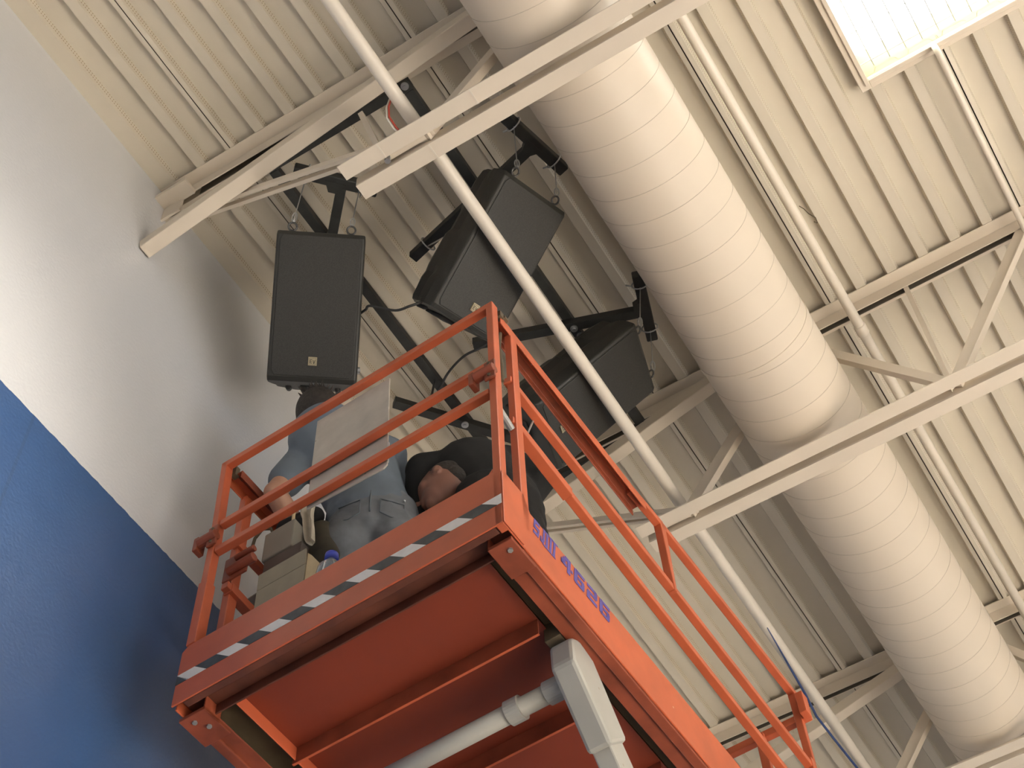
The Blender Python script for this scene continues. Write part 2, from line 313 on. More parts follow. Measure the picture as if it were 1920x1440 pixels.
# skylight
sk = thing('window_1', mw=T3((SX0 + SX1) / 2, (SY0 + SY1) / 2, ZC - 0.03), kind='structure')
mb = MB(); f0 = 0.045; zf = ZC - 0.028
mb.box((SX0 - f0, SY0 - f0, zf), (SX0, SY1 + f0, zf + 0.026)); mb.box((SX1, SY0 - f0, zf), (SX1 + f0, SY1 + f0, zf + 0.026))
mb.box((SX0, SY0 - f0, zf), (SX1, SY0, zf + 0.026)); mb.box((SX0, SY1, zf), (SX1, SY1 + f0, zf + 0.026))
mb.box((SX0 - 0.02, SY0 - 0.02, zf - 0.012), (SX0, SY1 + 0.02, zf)); mb.box((SX0, SY1, zf - 0.012), (SX1, SY1 + 0.02, zf))
mb.build('window_frame', 'steel', sk, bevel=0.003)
mb = MB(); zt = ZC + 0.24
for a, b in (((SX0 - 0.02, SY0 - 0.02), (SX0, SY1 + 0.02)), ((SX1, SY0 - 0.02), (SX1 + 0.02, SY1 + 0.02)), ((SX0, SY0 - 0.02), (SX1, SY0)), ((SX0, SY1), (SX1, SY1 + 0.02))):
    mb.box((a[0], a[1], ZC - 0.004), (b[0], b[1], zt))
mb.build('window_curb', 'curb', sk)
mb = MB(); mb.box((SX0 - 0.02, SY0 - 0.02, zt), (SX1 + 0.02, SY1 + 0.02, zt + 0.012)); mb.build('glazing', 'sky', sk)
mb = MB(); x = SX0 + 0.05
while x < SX1: mb.tube([(x, SY0, ZC + 0.06), (x, SY1 - 0.002, ZC + 0.06)], 0.0022, 6); x += 0.074
y = SY1 - 0.03
while y > SY0: mb.tube([(SX0, y, ZC + 0.064), (SX1, y, ZC + 0.064)], 0.0022, 6); y -= 0.15
mb.build('security_screen', 'zinc', sk)

# ------------------------------------------------------------------ bar joists
PP = [(-1.45, -0.80), (-0.215, 0.345), (0.905, 1.465), (2.025, 2.585), (3.145, 3.705), (4.265, 4.825), (5.385, 5.945)]
def joist(yc, x0, wz, label, bandtop=(-1.18, 7.795)):
    t = thing('bar_joist', label, 'roof joist', T3(3.5, yc, 7.0), 'steel bar joists under the roof deck')
    XE = 10.7
    mb = MB()
    for sgn in (-1, 1):
        mb.box((WX, yc + sgn * 0.0125 if sgn > 0 else yc - 0.0725, ZC - 0.0065), (XE, yc + 0.0725 if sgn > 0 else yc - 0.0125, ZC - 0.0005))
        a, b = sorted((yc + sgn * 0.0125, yc + sgn * 0.0185)); mb.box((WX, a, ZC - 0.075), (XE, b, ZC - 0.0065))
    mb.build('top_chord', 'steel', t, bevel=0.0015)
    mb = MB(); mb.box((WX + 0.16, yc + 0.0105, ZC - 0.074), (XE, yc + 0.0125, ZC - 0.001)); mb.build('gap_shade_strip', 'gap_shade', t)  # strip added in the chord gap, its dark colour painted as shade
    mb = MB(); zb = 7.0
    for sgn in (-1, 1):
        a, b = sorted((yc + sgn * 0.0185, yc + sgn * 0.0835)); mb.box((x0 - (0.0 if sgn < 0 else -0.015), a, zb), (XE, b, zb + 0.007))
        a, b = sorted((yc + sgn * 0.0185, yc + sgn * 0.0250)); mb.box((x0 - (0.0 if sgn < 0 else -0.015), a, zb + 0.007), (XE, b, zb + 0.066))
    mb.build('bottom_chord', 'steel', t, bevel=0.0015)
    # webs
    for i, (b, tp) in enumerate(PP):
        if i == 0:
            segs = [((b, 7.04), (tp, 7.86), 0.062)]
        else:
            segs = [((b, 7.04), (PP[i - 1][1], 7.86), 0.045), ((b, 7.04), (tp, 7.86), 0.055)]
        for (xa, za), (xb, zb2), wd in segs:
            mb = MB(); p, q = V((xa, yc, za)), V((xb, yc, zb2)); d = (q - p).normalized(); nrm = V((-d.z, 0, d.x))
            if nrm.z > 0: nrm = -nrm
            # channel: face plate plus two flanges
            mb.bar(p, q, 0.024, wd, up=nrm); mb.bar(p + nrm * wd / 2, q + nrm * wd / 2, 0.036, 0.006, up=nrm)
            mb.build('web', 'steel', t, bevel=0.002)
        if i > 0:
            mb = MB(); mb.bar((b - 0.012, yc, 7.05), (b - 0.012, yc, 7.86), 0.022, 0.022, up=(1, 0, 0)); mb.build('web', 'steel', t)
    # end web: a pair of light angles from the wall seat to the first bottom joint
    for sgn in (-1, 1):
        mb = MB(); mb.bar((WX + 0.002, yc + sgn * 0.02 + 0.02, 7.755), (-1.43, yc + sgn * 0.013, 7.045), 0.016, 0.03); mb.build('end_web', 'steel', t)
    # wall brace tube
    mb = MB(); mb.bar((WX + 0.001, yc - 0.052, wz), (bandtop[0], yc - 0.052, bandtop[1]), 0.062, 0.066); mb.build('wall_brace', 'steel', t, bevel=0.004)
    # bearing seat at the wall
    mb = MB(); mb.box((WX, yc - 0.085, ZC - 0.10), (WX + 0.16, yc - 0.0135, ZC - 0.075)); mb.box((WX, yc - 0.022, ZC - 0.20), (WX + 0.10, yc - 0.012, ZC - 0.075)); mb.build('bearing_seat', 'steel', t)
    # gusset with a bolt at the first bottom joint
    mb = MB(); mb.box((-1.60, yc - 0.010, 7.03), (-1.40, yc + 0.010, 7.060)); mb.build('gusset', 'steel', t)
    mb = MB(); mb.tube([(-1.60, yc - 0.004, 6.998), (-1.60, yc - 0.004, 7.03)], 0.012, 6); mb.build('bolt', 'zinc', t)
    # weld joints across the chord
    if yc < 3:
        for x, yy in ((-1.60, -1), (-1.20, -1), (-1.44, 1)):
            mb = MB(); a, b = sorted((yc + yy * 0.0185, yc + yy * 0.084)); mb.box((x, a, 6.998), (x + 0.006, b, 7.0005)); mb.build('weld_bead', 'pipe', t)
        mb = MB()
        mb.bar((-1.74, yc - 0.02, 7.56), (-1.62, yc - 0.02, 7.06), 0.022, 0.022, up=(0, 1, 0)); mb.build('hanger_strut', 'steel', t)
    return t
joist(2.018, -1.772, 7.40, 'beige bar joist at the top left, its bottom chord ending above the leftmost speaker')
joist(4.090, -1.668, 7.32, 'beige bar joist crossing the round duct at the middle right')
joist(6.190, -1.60, 7.32, 'beige bar joist at the bottom right, behind the far end of the lift rails', bandtop=(-0.86, 7.84))

# ------------------------------------------------------------------ duct and pipes
DX, DZ, DR = -0.8576, 7.35, 0.2536
du = thing('round_duct', 'large round beige spiral duct running through the roof joists', 'duct', T3(DX, 4, DZ - DR))
mb = MB(); mb.tube([(DX, -3.0, DZ), (DX, 0, DZ), (DX, 3, DZ), (DX, 6, DZ), (DX, 9, DZ), (DX, 12.5, DZ)], DR, 128); mb.build('duct_body', 'duct', du, smooth=True)
mb = MB(); pitch = 0.122; n = 64; hp = []
y = -2.9; i = 0
while y < 12.4:
    a = 2 * math.pi * i / n; hp.append((DX + math.cos(a) * (DR + 0.0004), y, DZ + math.sin(a) * (DR + 0.0004))); y += pitch / n; i += 1
mb.tube(hp, 0.0010, 4); mb.build('spiral_seam', 'seam', du, smooth=True)
for yy in (3.62, 9.0):
    mb = MB(); mb.tube([(DX, yy, DZ), (DX, yy + 0.03, DZ)], DR + 0.003, 96); mb.build('duct_coupling', 'duct', du, smooth=False)
for yy in (0.6, 3.0, 5.2, 7.6):
    mb = MB(); mb.box((DX - 0.012, yy - 0.012, DZ + DR - 0.004), (DX + 0.012, yy + 0.012, ZC + 0.02)); mb.build('duct_hanger', 'galv', du)

def pipe(name, label, cat, pts, r, m='pipe', fit=(), n=20):
    t = thing(name, label, cat, T3(*[sum(p[i] for p in pts) / len(pts) for i in range(3)]))
    mb = MB(); mb.tube(pts, r, n); mb.build('pipe_run', m, t, smooth=True)
    d = (V(pts[-1]) - V(pts[0])).normalized()
    for f in fit:
        p = V(pts[0]).lerp(V(pts[-1]), f); mb = MB(); mb.tube([p - d * 0.028, p - d * 0.024, p + d * 0.024, p + d * 0.028], [r, r * 1.22, r * 1.22, r], n); mb.build('coupling', m, t, smooth=True)
    return t
sp_ = pipe('sprinkler_pipe', 'off-white sprinkler pipe running diagonally across the middle, over the joist bottom chords', 'pipe', [(-1.462, -2.6, 7.17), (-1.497, 8.5, 7.17)], 0.0272, fit=(0.42,))
gp = pipe('gas_pipe', 'beige pipe under the deck just right of the round duct', 'pipe', [(-0.477, -2.6, 7.765), (-0.489, 9.5, 7.765)], 0.0232, fit=(0.556,))
cp = pipe('conduit', 'thin beige conduit at the right under the skylight edge', 'conduit', [(0.338, 3.105, 7.87), (0.338, 3.108, 7.83), (0.338, 3.115, 7.812), (0.338, 3.13, 7.805), (0.338, 9.5, 7.805)], 0.0140, n=14)
mb = MB(); mb.tube([(-0.452, 3.42, 7.775), (-0.44, 3.44, 7.77), (-0.432, 3.47, 7.765), (-0.415, 3.50, 7.76), (-0.418, 3.53, 7.762), (-0.43, 3.52, 7.77)], 0.0022, 6)
mb.build('wire_tie', 'rust', gp)
mb = MB(); mb.tube([(-1.478, 4.95, 7.143), (-1.490, 5.12, 7.140), (-1.500, 5.25, 7.14), (-1.513, 5.43, 7.14), (-1.530, 5.58, 7.138), (-1.525, 5.76, 7.14), (-1.513, 6.03, 7.14), (-1.50, 6.35, 7.14), (-1.49, 7.0, 7.15)], [0.002, 0.004, 0.005, 0.006, 0.006, 0.006, 0.006, 0.006, 0.006], 10)
mb.build('blue_cable', 'blue_wire', smooth=True, label='dark blue cable lying along the lower end of the sprinkler pipe', cat='cable')
rw = thing('wire_loop', 'red and white wire loop hanging at the sprinkler pipe above the first joist', 'wire', T3(-1.50, 1.9, 7.0))
mb = MB(); mb.tube([(-1.500, 1.88, 7.20), (-1.515, 1.885, 7.14), (-1.520, 1.90, 7.08), (-1.508, 1.93, 7.03), (-1.49, 1.98, 7.01)], 0.0035, 8); mb.build('red_wire', 'red_wire', rw, smooth=True)
mb = MB(); mb.tube([(-1.508, 1.88, 7.20), (-1.525, 1.885, 7.14), (-1.530, 1.90, 7.08), (-1.518, 1.93, 7.03), (-1.50, 1.98, 7.01)], 0.0035, 8); mb.build('white_wire', 'white_wire', rw, smooth=True)

# ------------------------------------------------------------------ black hanging frame
fr = thing('speaker_hanging_frame', 'black strut steel frame hung under the joists, carrying the three speakers', 'hanging frame', T3(-1.9, 3.0, 7.7))
SW = 0.042
def strut(mb, p, q, w=SW, h=SW):
    """strut channel: square section with an open slot underneath"""
    mb.bar(p, q, w, h)
def beam(name, p, q, w=SW, h=SW):
    mb = MB(); strut(mb, p, q, w, h); o = mb.build(name, 'black', fr, bevel=0.002); return o
ZT, ZB = 7.735, 7.69
beam('long_rail', (-2.24, 2.07, ZT), (-2.24, 4.058, ZT)); beam('long_rail', (-1.567, 2.07, ZT), (-1.567, 4.058, ZT))
beam('cross_rail', (-2.262, 2.048, ZT), (-1.545, 2.048, ZT)); beam('cross_rail', (-2.262, 4.08, ZT), (-1.545, 4.08, ZT))
beam('boom', (-2.028, 2.262, ZB), (-2.36, 2.60, ZB)); beam('boom', (-1.250, 2.528, ZB), (-1.965, 2.705, ZB)); beam('boom', (-1.245, 3.475, ZB), (-1.98, 3.215, ZB))
beam('rear_bar', (-2.45, 3.285, ZB), (-2.12, 3.715, ZB)); beam('rear_bar', (-2.13, 3.70, ZB + 0.0), (-1.95, 3.95, ZB))
for p, q in (((-2.155, 2.097), (-1.915, 2.36)), ((-1.29, 2.350), (-1.206, 2.697)), ((-1.187, 3.290), (-1.291, 3.618))):
    mb = MB(); P0_, Q0_ = V((*p, ZB)), V((*q, ZB)); mb.bar(P0_, Q0_, 0.05, 0.05); d = (Q0_ - P0_).normalized()
    mb.build('spreader_bar', 'black', fr, bevel=0.006)
    mb = MB(); mid = P0_.lerp(Q0_, 0.5); nrm = V((d.y, -d.x, 0)); nrm = nrm if nrm.dot(V((-1, 0.3, 0))) > 0 else -nrm
    mb.prism([mid - d * 0.045 - V((0, 0, 0.027)), mid + d * 0.045 - V((0, 0, 0.027)), mid + nrm * 0.05 + d * 0.02 - V((0, 0, 0.027)), mid + nrm * 0.05 - d * 0.02 - V((0, 0, 0.027))], (0, 0, 0.05)); mb.build('gusset', 'black', fr)
    for s_ in (0.17, 0.83):
        c_ = P0_.lerp(Q0_, s_); mb = MB(); loop = [c_ + nrm * (0.036 * math.cos(a)) + V((0, 0, 0.036 * math.sin(a))) for a in [math.pi * 2 * k / 16 for k in range(17)]]
        mb.tube(loop, 0.0035, 6); mb.tube([c_ + nrm * 0.036, c_ + nrm * 0.06 + V((0, 0, 0.02))], 0.004, 6); mb.build('u_bolt', 'zinc', fr, smooth=True)
for x, y, z in ((-1.553, 3.372, ZB - 0.026), (-1.548, 3.42, ZB - 0.026), (-2.235, 3.549, ZB - 0.026), (-1.567, 2.04, ZT - 0.025), (-2.24, 2.48, ZB - 0.026)):
    mb = MB(); mb.tube([(x, y, z - 0.004), (x, y, z + 0.003)], 0.017, 16); mb.tube([(x, y, z - 0.014), (x, y, z)], 0.008, 6); mb.build('bolt_washer', 'zinc', fr)
for x, y in ((-2.24, 2.018), (-1.567, 2.018), (-2.24, 4.09), (-1.567, 4.09)):
    mb = MB(); mb.tube([(x + 0.012, y, ZT + 0.018), (x + 0.012, y, ZC - 0.076)], 0.005, 8); mb.build('hanger_rod', 'zinc', fr)

# ------------------------------------------------------------------ speakers
def spk_axes(yaw, t, roll):
    yaw, t, roll = map(math.radians, (yaw, t, roll))
    f = V((math.cos(yaw) * math.cos(t), math.sin(yaw) * math.cos(t), -math.sin(t))); w_ = V((-math.sin(yaw), math.cos(yaw), 0)); h = f.cross(w_)
    if h.z < 0: h = -h
    c, s = math.cos(roll), math.sin(roll); return f, (w_ * c + h * s), (h * c - w_ * s)
SPK = []
def speaker(P, yaw, t, roll, label):
    f, w_, h = spk_axes(yaw, t, roll); P = V(P)
    # local axes: x = width, y = out of the front, z = up the front ; origin at the bottom centre of the front face
    O = P - h * 0.61; X = Matrix(((w_.x, f.x, h.x, O.x), (w_.y, f.y, h.y, O.y), (w_.z, f.z, h.z, O.z), (0, 0, 0, 1)))
    root = thing('loudspeaker', label, 'speaker', X, 'black loudspeakers hung from the strut frame'); SPK.append((root, X, f, w_, h))
    # moulded cabinet: stack of cross sections up the height; narrow sculpted back
    secs = []
    prof = lambda k_, dp: [(-0.168, 0.0), (0.168, 0.0), (0.176, -0.004), (0.178, -0.016), (0.178, -0.070), (0.168, -0.110), (0.158 * k_, -0.150), (0.155 * k_, -0.200), (0.120 * k_, -0.262 * dp), (0.085 * k_, -0.312 * dp), (-0.085 * k_, -0.312 * dp), (-0.120 * k_, -0.262 * dp), (-0.155 * k_, -0.200), (-0.158 * k_, -0.150), (-0.168, -0.110), (-0.178, -0.070), (-0.178, -0.016), (-0.176, -0.004)]
    zs = [(0.0, 0.96, 0.90), (0.018, 0.99, 0.96), (0.05, 1.0, 0.97), (0.10, 1.0, 1.0), (0.13, 0.96, 1.0), (0.16, 1.0, 1.0), (0.30, 1.0, 1.0), (0.33, 0.90, 1.0), (0.42, 0.90, 1.0), (0.45, 1.0, 1.0), (0.55, 1.0, 0.99), (0.592, 0.97, 0.90), (0.61, 0.86, 0.75)]
    vs = []; fs = []; n = 18
    for i, (z, k_, dp) in enumerate(zs):
        sh = 0.992 if i in (0, len(zs) - 1) else 1.0
        for x, y in prof(k_, dp):
            yy = y - (0.010 if i in (0, len(zs) - 1) and y > -0.05 else 0); vs.append((x * sh, yy, z))
    for i in range(len(zs) - 1):
        for j in range(n): fs.append((i * n + j, i * n + (j + 1) % n, (i + 1) * n + (j + 1) % n, (i + 1) * n + j))
    fs += [tuple(range(n)), tuple((len(zs) - 1) * n + j for j in range(n - 1, -1, -1))]
    mb = MB(X); mb.add(vs, fs); mb.build('cabinet', 'cab', root, bevel=0.004)
    mb = MB(X)  # front grille, slightly bowed, bevelled border
    gx, gz = 0.150, 0.022
    gp_ = [(-gx, gz), (gx, gz), (gx + 0.012, gz + 0.02), (gx + 0.012, 0.592 - 0.02), (gx, 0.592), (-gx, 0.592), (-gx - 0.012, 0.592 - 0.02), (-gx - 0.012, gz + 0.02)]
    mb.prism([(x, 0.0005, z) for x, z in gp_], (0, 0.004, 0)); mb.build('grille', 'grille', root, bevel=0.002)
    mb = MB(X); mb.box((-0.017, 0.004, 0.066), (0.017, 0.0115, 0.100)); bd = mb.build('badge', 'badge', root)
    mb = MB(X); yb = 0.0118; u = 0.0022
    fr_ = [(-0.0135, 0.0685, 0.0135, 0.0695), (-0.0135, 0.0945, 0.0135, 0.0955), (-0.0135, 0.0685, -0.0125, 0.0955), (0.0125, 0.0685, 0.0135, 0.0955)]
    E_ = [(-0.0105, 0.074, -0.0080, 0.090), (-0.0105, 0.074, -0.0015, 0.0765), (-0.0105, 0.0808, -0.0025, 0.0832), (-0.0105, 0.0875, -0.0015, 0.090)]
    for x0, z0, x1, z1 in fr_ + E_: mb.box((-x1, yb, z0), (-x0, yb + 0.0005, z1)) if False else mb.box((x0, yb, z0), (x1, yb + 0.0005, z1))
    mb.prism([(0.0005, yb, 0.088), (0.0030, yb, 0.088), (0.0062, yb, 0.0775), (0.0062, yb, 0.072), (0.0045, yb, 0.072)], (0, 0.0005, 0)); mb.prism([(0.0108, yb, 0.088), (0.0085, yb, 0.088), (0.0062, yb, 0.080), (0.0062, yb, 0.072), (0.0075, yb, 0.072)], (0, 0.0005, 0))
    mb.build('badge_letters', 'badge_dark', bd)
    # eyebolts and steel cables
    for sx in (-0.118, 0.118):
        mb = MB(X); mb.tube([(sx + 0.017 * math.cos(a), -0.035, 0.632 + 0.017 * math.sin(a)) for a in [2 * math.pi * k / 16 for k in range(17)]], 0.0042, 8)
        mb.tube([(sx, -0.035, 0.600), (sx, -0.035, 0.617)], 0.009, 8); mb.build('eyebolt', 'dark_steel', root, smooth=True)
    mb = MB(X)
    for sx in (-1, 1): mb.cap((sx * 0.10, -0.16, -0.004), (sx * 0.10, -0.21, -0.004), 0.012, 0.012)
    mb.box((-0.05, -0.22, -0.012), (0.05, -0.12, 0.002)); mb.build('foot', 'rubber', root, smooth=True)
    mb = MB(X); mb.tube([(0.172, -0.09, 0.07), (0.186, -0.09, 0.07)], 0.014, 16); mb.tube([(0.184, -0.09, 0.07), (0.189, -0.09, 0.07)], 0.006, 8); mb.build('side_bolt', 'zinc', root)
    return root
speaker((-2.106, 2.267, 7.361), -53.4, 49.5, 0, 'black loudspeaker facing forward, leftmost, close to the white wall above the man in blue')
speaker((-1.284, 2.590, 7.385), 8.6, 55.3, 27.2, 'black loudspeaker tilted in the middle, behind the sprinkler pipe above the lift corner')
speaker((-1.300, 3.530, 7.425), 15.5, 48.7, 1.0, 'black loudspeaker nearest the round duct, rightmost of the three, over the lift side rails')
def hang(i, sx, top):
    root, X, f, w_, h = SPK[i]; e = X @ V((sx, -0.035, 0.648)); top = V(top); mb = MB()
    mb.tube([e, e.lerp(top, 0.12), top], 0.0022, 6); d = (top - e).normalized()
    loop = [e + d * 0.03 + V((0, 0, 0)) + d * (0.024 * math.sin(a)) + V((d.y, -d.x, 0)).normalized() * (0.009 * math.cos(a)) for a in [2 * math.pi * k / 12 for k in range(13)]]
    mb.tube(loop, 0.0032, 6); mb.build('hanger_cable', 'zinc', root, smooth=True)
hang(0, -0.118, (-2.108, 2.130, 7.665)); hang(0, 0.118, (-1.962, 2.300, 7.665))
hang(1, -0.118, (-1.276, 2.408, 7.665)); hang(1, 0.118, (-1.220, 2.640, 7.665))
hang(2, -0.118, (-1.205, 3.346, 7.665)); hang(2, 0.118, (-1.273, 3.562, 7.665))
root, X, f, w_, h = SPK[1]
mb = MB(); mb.tube([X @ V((-0.13, -0.22, 0.30)), (-1.874, 2.686, 7.672)], 0.003, 6); mb.build('rear_cable', 'zinc', root)
mb = MB(); c_ = V((-1.874, 2.686, ZB)); mb.tube([c_ + V((0.01, 0.03, 0)) * math.cos(a) * 1.15 + V((0, 0, 0.034 * math.sin(a))) for a in [2 * math.pi * k / 16 for k in range(17)]], 0.0035, 6); mb.build('u_bolt', 'zinc', fr, smooth=True)
# power cables between speakers
def cable(label, pts, r=0.0055):
    out = []; P_ = [V(p) for p in pts]; P_ = [P_[0]] + P_ + [P_[-1]]
    for i in range(1, len(P_) - 2):
        for k_ in range(8):
            t = k_ / 8; a, b, c, d = P_[i - 1:i + 3]; out.append(0.5 * ((2 * b) + (c - a) * t + (2 * a - 5 * b + 4 * c - d) * t * t + (3 * b - a - 3 * c + d) * t ** 3))
    out.append(P_[-2]); mb = MB(); mb.tube(out, r, 8)
    return mb.build('speaker_cable', 'rubber', smooth=True, label=label, cat='cable', group='black cables between the speakers')
cable('black cable sagging between the left and the middle loudspeaker', [(-2.128, 2.592, 7.205), (-2.085, 2.57, 7.165), (-2.045, 2.548, 7.125), (-1.967, 2.605, 7.1), (-1.907, 2.62, 7.1), (-1.86, 2.64, 7.12)])
cable('black cable curving down from under the middle loudspeaker to the left frame rail', [(-1.72, 2.98, 7.22), (-1.795, 2.988, 7.2), (-1.884, 2.986, 7.2), (-1.985, 3.021, 7.2), (-2.069, 3.078, 7.2), (-2.13, 3.13, 7.25), (-2.22, 3.25, 7.5), (-2.24, 3.3, 7.71)])

# ------------------------------------------------------------------ scissor lift
LM = Matrix(((0.99905148, 0.03805511, -0.02116467, -1.33960048), (-0.03765754, 0.99911241, 0.01887622, 2.31633899), (0.02186422, -0.01806131, 0.99959779, 5.0091906), (0, 0, 0, 1)))
LW = 1.15; LB = 2.18
lift = thing('scissor_lift', 'orange scissor lift platform with guard rails, numbered SJIII 4626 on its side', 'scissor lift', T3(-1.9, 3.4, 0))
def L(name, m, fn, bevel=0.002, parent=lift, smooth=False, **tg):
    mb = MB(LM); fn(mb); return mb.build(name, m, parent, smooth=smooth, bevel=bevel, **tg)
# --- front toe board and its tape
L('toe_board', 'orange', lambda b: b.prism([(-1.15, 0, 0.0), (0, 0, 0.0), (0, 0, 0.252), (-1.128, 0, 0.252), (-1.15, 0, 0.232)], (0, 0.006, 0)))
def tape(b, white):
    p = -1.157 if white else -1.157 + 0.074
    while p < 0:
        wd = 0.074 if white else 0.082
        pl = [(p, 0.1285), (p + wd, 0.1285), (p + wd + 0.050, 0.0865), (p + 0.050, 0.0865)]
        # clip to the board
        lim = lambda x: min(max(x, -1.1495), -0.0005)
        b.prism([(lim(x), -0.0012, z) for x, z in pl], (0, 0.001, 0)); p += 0.156
L('hazard_tape', 'tape_black', lambda b: (tape(b, False), b.prism([(-1.1495, -0.0012, 0.1285), (-1.10, -0.0012, 0.0865), (-1.1495, -0.0012, 0.0865)], (0, 0.001, 0))), bevel=0, label='black stripes of the hazard tape')
L('hazard_tape', 'white', lambda b: tape(b, True), bevel=0, label='white stripes of the hazard tape')
# --- side plates
def side(b, a0, sg):
    x0, x1 = sorted((a0, a0 - sg * 0.006))
    b.prism([(x0, 0.018, 0.0), (x0, LB, 0.0), (x0, LB, 0.203), (x0, 0.30, 0.203), (x0, 0.15, 0.203), (x0, 0.12, 0.26), (x0, 0.018, 0.26)], (x1 - x0, 0, 0))
sd = L('side_plate', 'orange', lambda b: side(b, 0, 1)); L('side_plate', 'orange', lambda b: side(b, -LW, -1))
# bottom flanges of the side channels (with lips)
def flange(b, a0, sg):
    lo, hi = sorted((a0 - sg * 0.006, a0 - sg * 0.085)); b.box((lo, 0.11, 0.0), (hi, LB, 0.006))
    lo, hi = sorted((a0 - sg * 0.034, a0 - sg * 0.038)); b.box((lo, 0.06, -0.010), (hi, LB, 0.0))
    lo, hi = sorted((a0 - sg * 0.006, a0 - sg * 0.036)); b.box((lo, 0.05, -0.010), (hi, LB, -0.004))
L('side_channel', 'orange_worn_shaded', lambda b: flange(b, 0, 1)); L('side_channel', 'orange_worn_shaded', lambda b: flange(b, -LW, -1))
L('corner_bracket', 'orange_worn_shaded', lambda b: (b.box((-0.085, 0.05, -0.016), (-0.006, 0.17, -0.002)), b.box((-0.085, 0.05, -0.016), (-0.079, 0.12, 0.05))))
L('corner_bracket', 'orange_worn_shaded', lambda b: (b.box((-LW - 0.01, 0.05, -0.016), (-LW + 0.085, 0.17, -0.002)), b.box((-LW + 0.079, 0.05, -0.016), (-LW + 0.085, 0.12, 0.05))))
for a_, b_ in ((-LW + 0.03, 0.075), (-LW + 0.055, 0.11), (-0.03, 0.08)):
    L('bolt', 'galv', lambda b: b.tube([(a_, b_, -0.022), (a_, b_, -0.015)], 0.008, 6), bevel=0)
# --- deck: floor plate, underside sheet, rails underneath
L('deck_plate', 'rust', lambda b: b.box((-LW + 0.006, 0.006, 0.088), (-0.006, LB, 0.100)))
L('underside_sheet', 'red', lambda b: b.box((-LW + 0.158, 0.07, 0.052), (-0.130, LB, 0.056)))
L('slide_gap_plate', 'rust', lambda b: (b.box((-LW + 0.02, 0.07, 0.070), (-LW + 0.160, LB, 0.078)), b.box((-0.135, 0.07, 0.070), (-0.02, LB, 0.078))))
def xbeam(b, bb, hgt=0.05, w=0.02, a0=-LW + 0.150, a1=-0.131):
    b.box((a0, bb - 0.004, 0.052 - hgt), (a1, bb, 0.052)); b.box((a0, bb, 0.052 - hgt), (a1, bb + w, 0.052 - hgt + 0.004))
L('front_beam', 'front_dark', lambda b: (b.box((-LW + 0.04, 0.006, -0.0005), (-0.03, 0.030, 0.006)), b.box((-LW + 0.06, 0.095, 0.002), (-0.075, 0.101, 0.088)), b.box((-LW + 0.01, 0.030, 0.040), (-0.01, 0.095, 0.046))))
for bb in (0.378, 0.72, 1.06, 1.40, 1.74, 2.08): (L('cross_beam', 'orange_worn_shaded', lambda b: xbeam(b, bb, 0.062, 0.001)), L('beam_lip', 'orange', lambda b: b.box((-LW + 0.150, bb - 0.004, -0.012), (-0.131, bb + 0.004, -0.010)), bevel=0))
L('underside_lip', 'orange', lambda b: b.box((-LW + 0.158, 0.10, 0.0), (-LW + 0.162, LB, 0.052)))
# --- guard rails
RT = 0.026
def rail(name, p, q, w_=RT, h_=RT, m='orange'): return L(name, m, lambda b: b.bar(p, q, w_, h_))
ro = RT / 2
rail('top_rail', (-1.145, ro, 1.219), (-0.002, ro, 1.219), h_=0.03)
rail('mid_rail', (-1.10, ro + 0.002, 0.850), (-0.03, ro + 0.002, 0.856)); rail('mid_rail', (-1.10, ro + 0.002, 0.707), (-0.03, ro + 0.002, 0.696))
def post(name, a0, a1, b0, b1, c0, c1, m='orange'): return L(name, m, lambda b: b.box((a0, b0, c0), (a1, b1, c1)), bevel=0.003)
# corner posts of the front frame
post('post', -0.026, 0.0, 0.0, 0.034, 0.0, 1.232)
L('post', 'orange', lambda b: b.prism([(-1.150, 0.0, 1.234), (-1.124, 0.0, 1.234), (-1.106, 0.0, 0.78), (-1.106, 0, 0.252), (-1.133, 0.0, 0.252), (-1.133, 0, 0.78)], (0, 0.034, 0)), bevel=0.003)
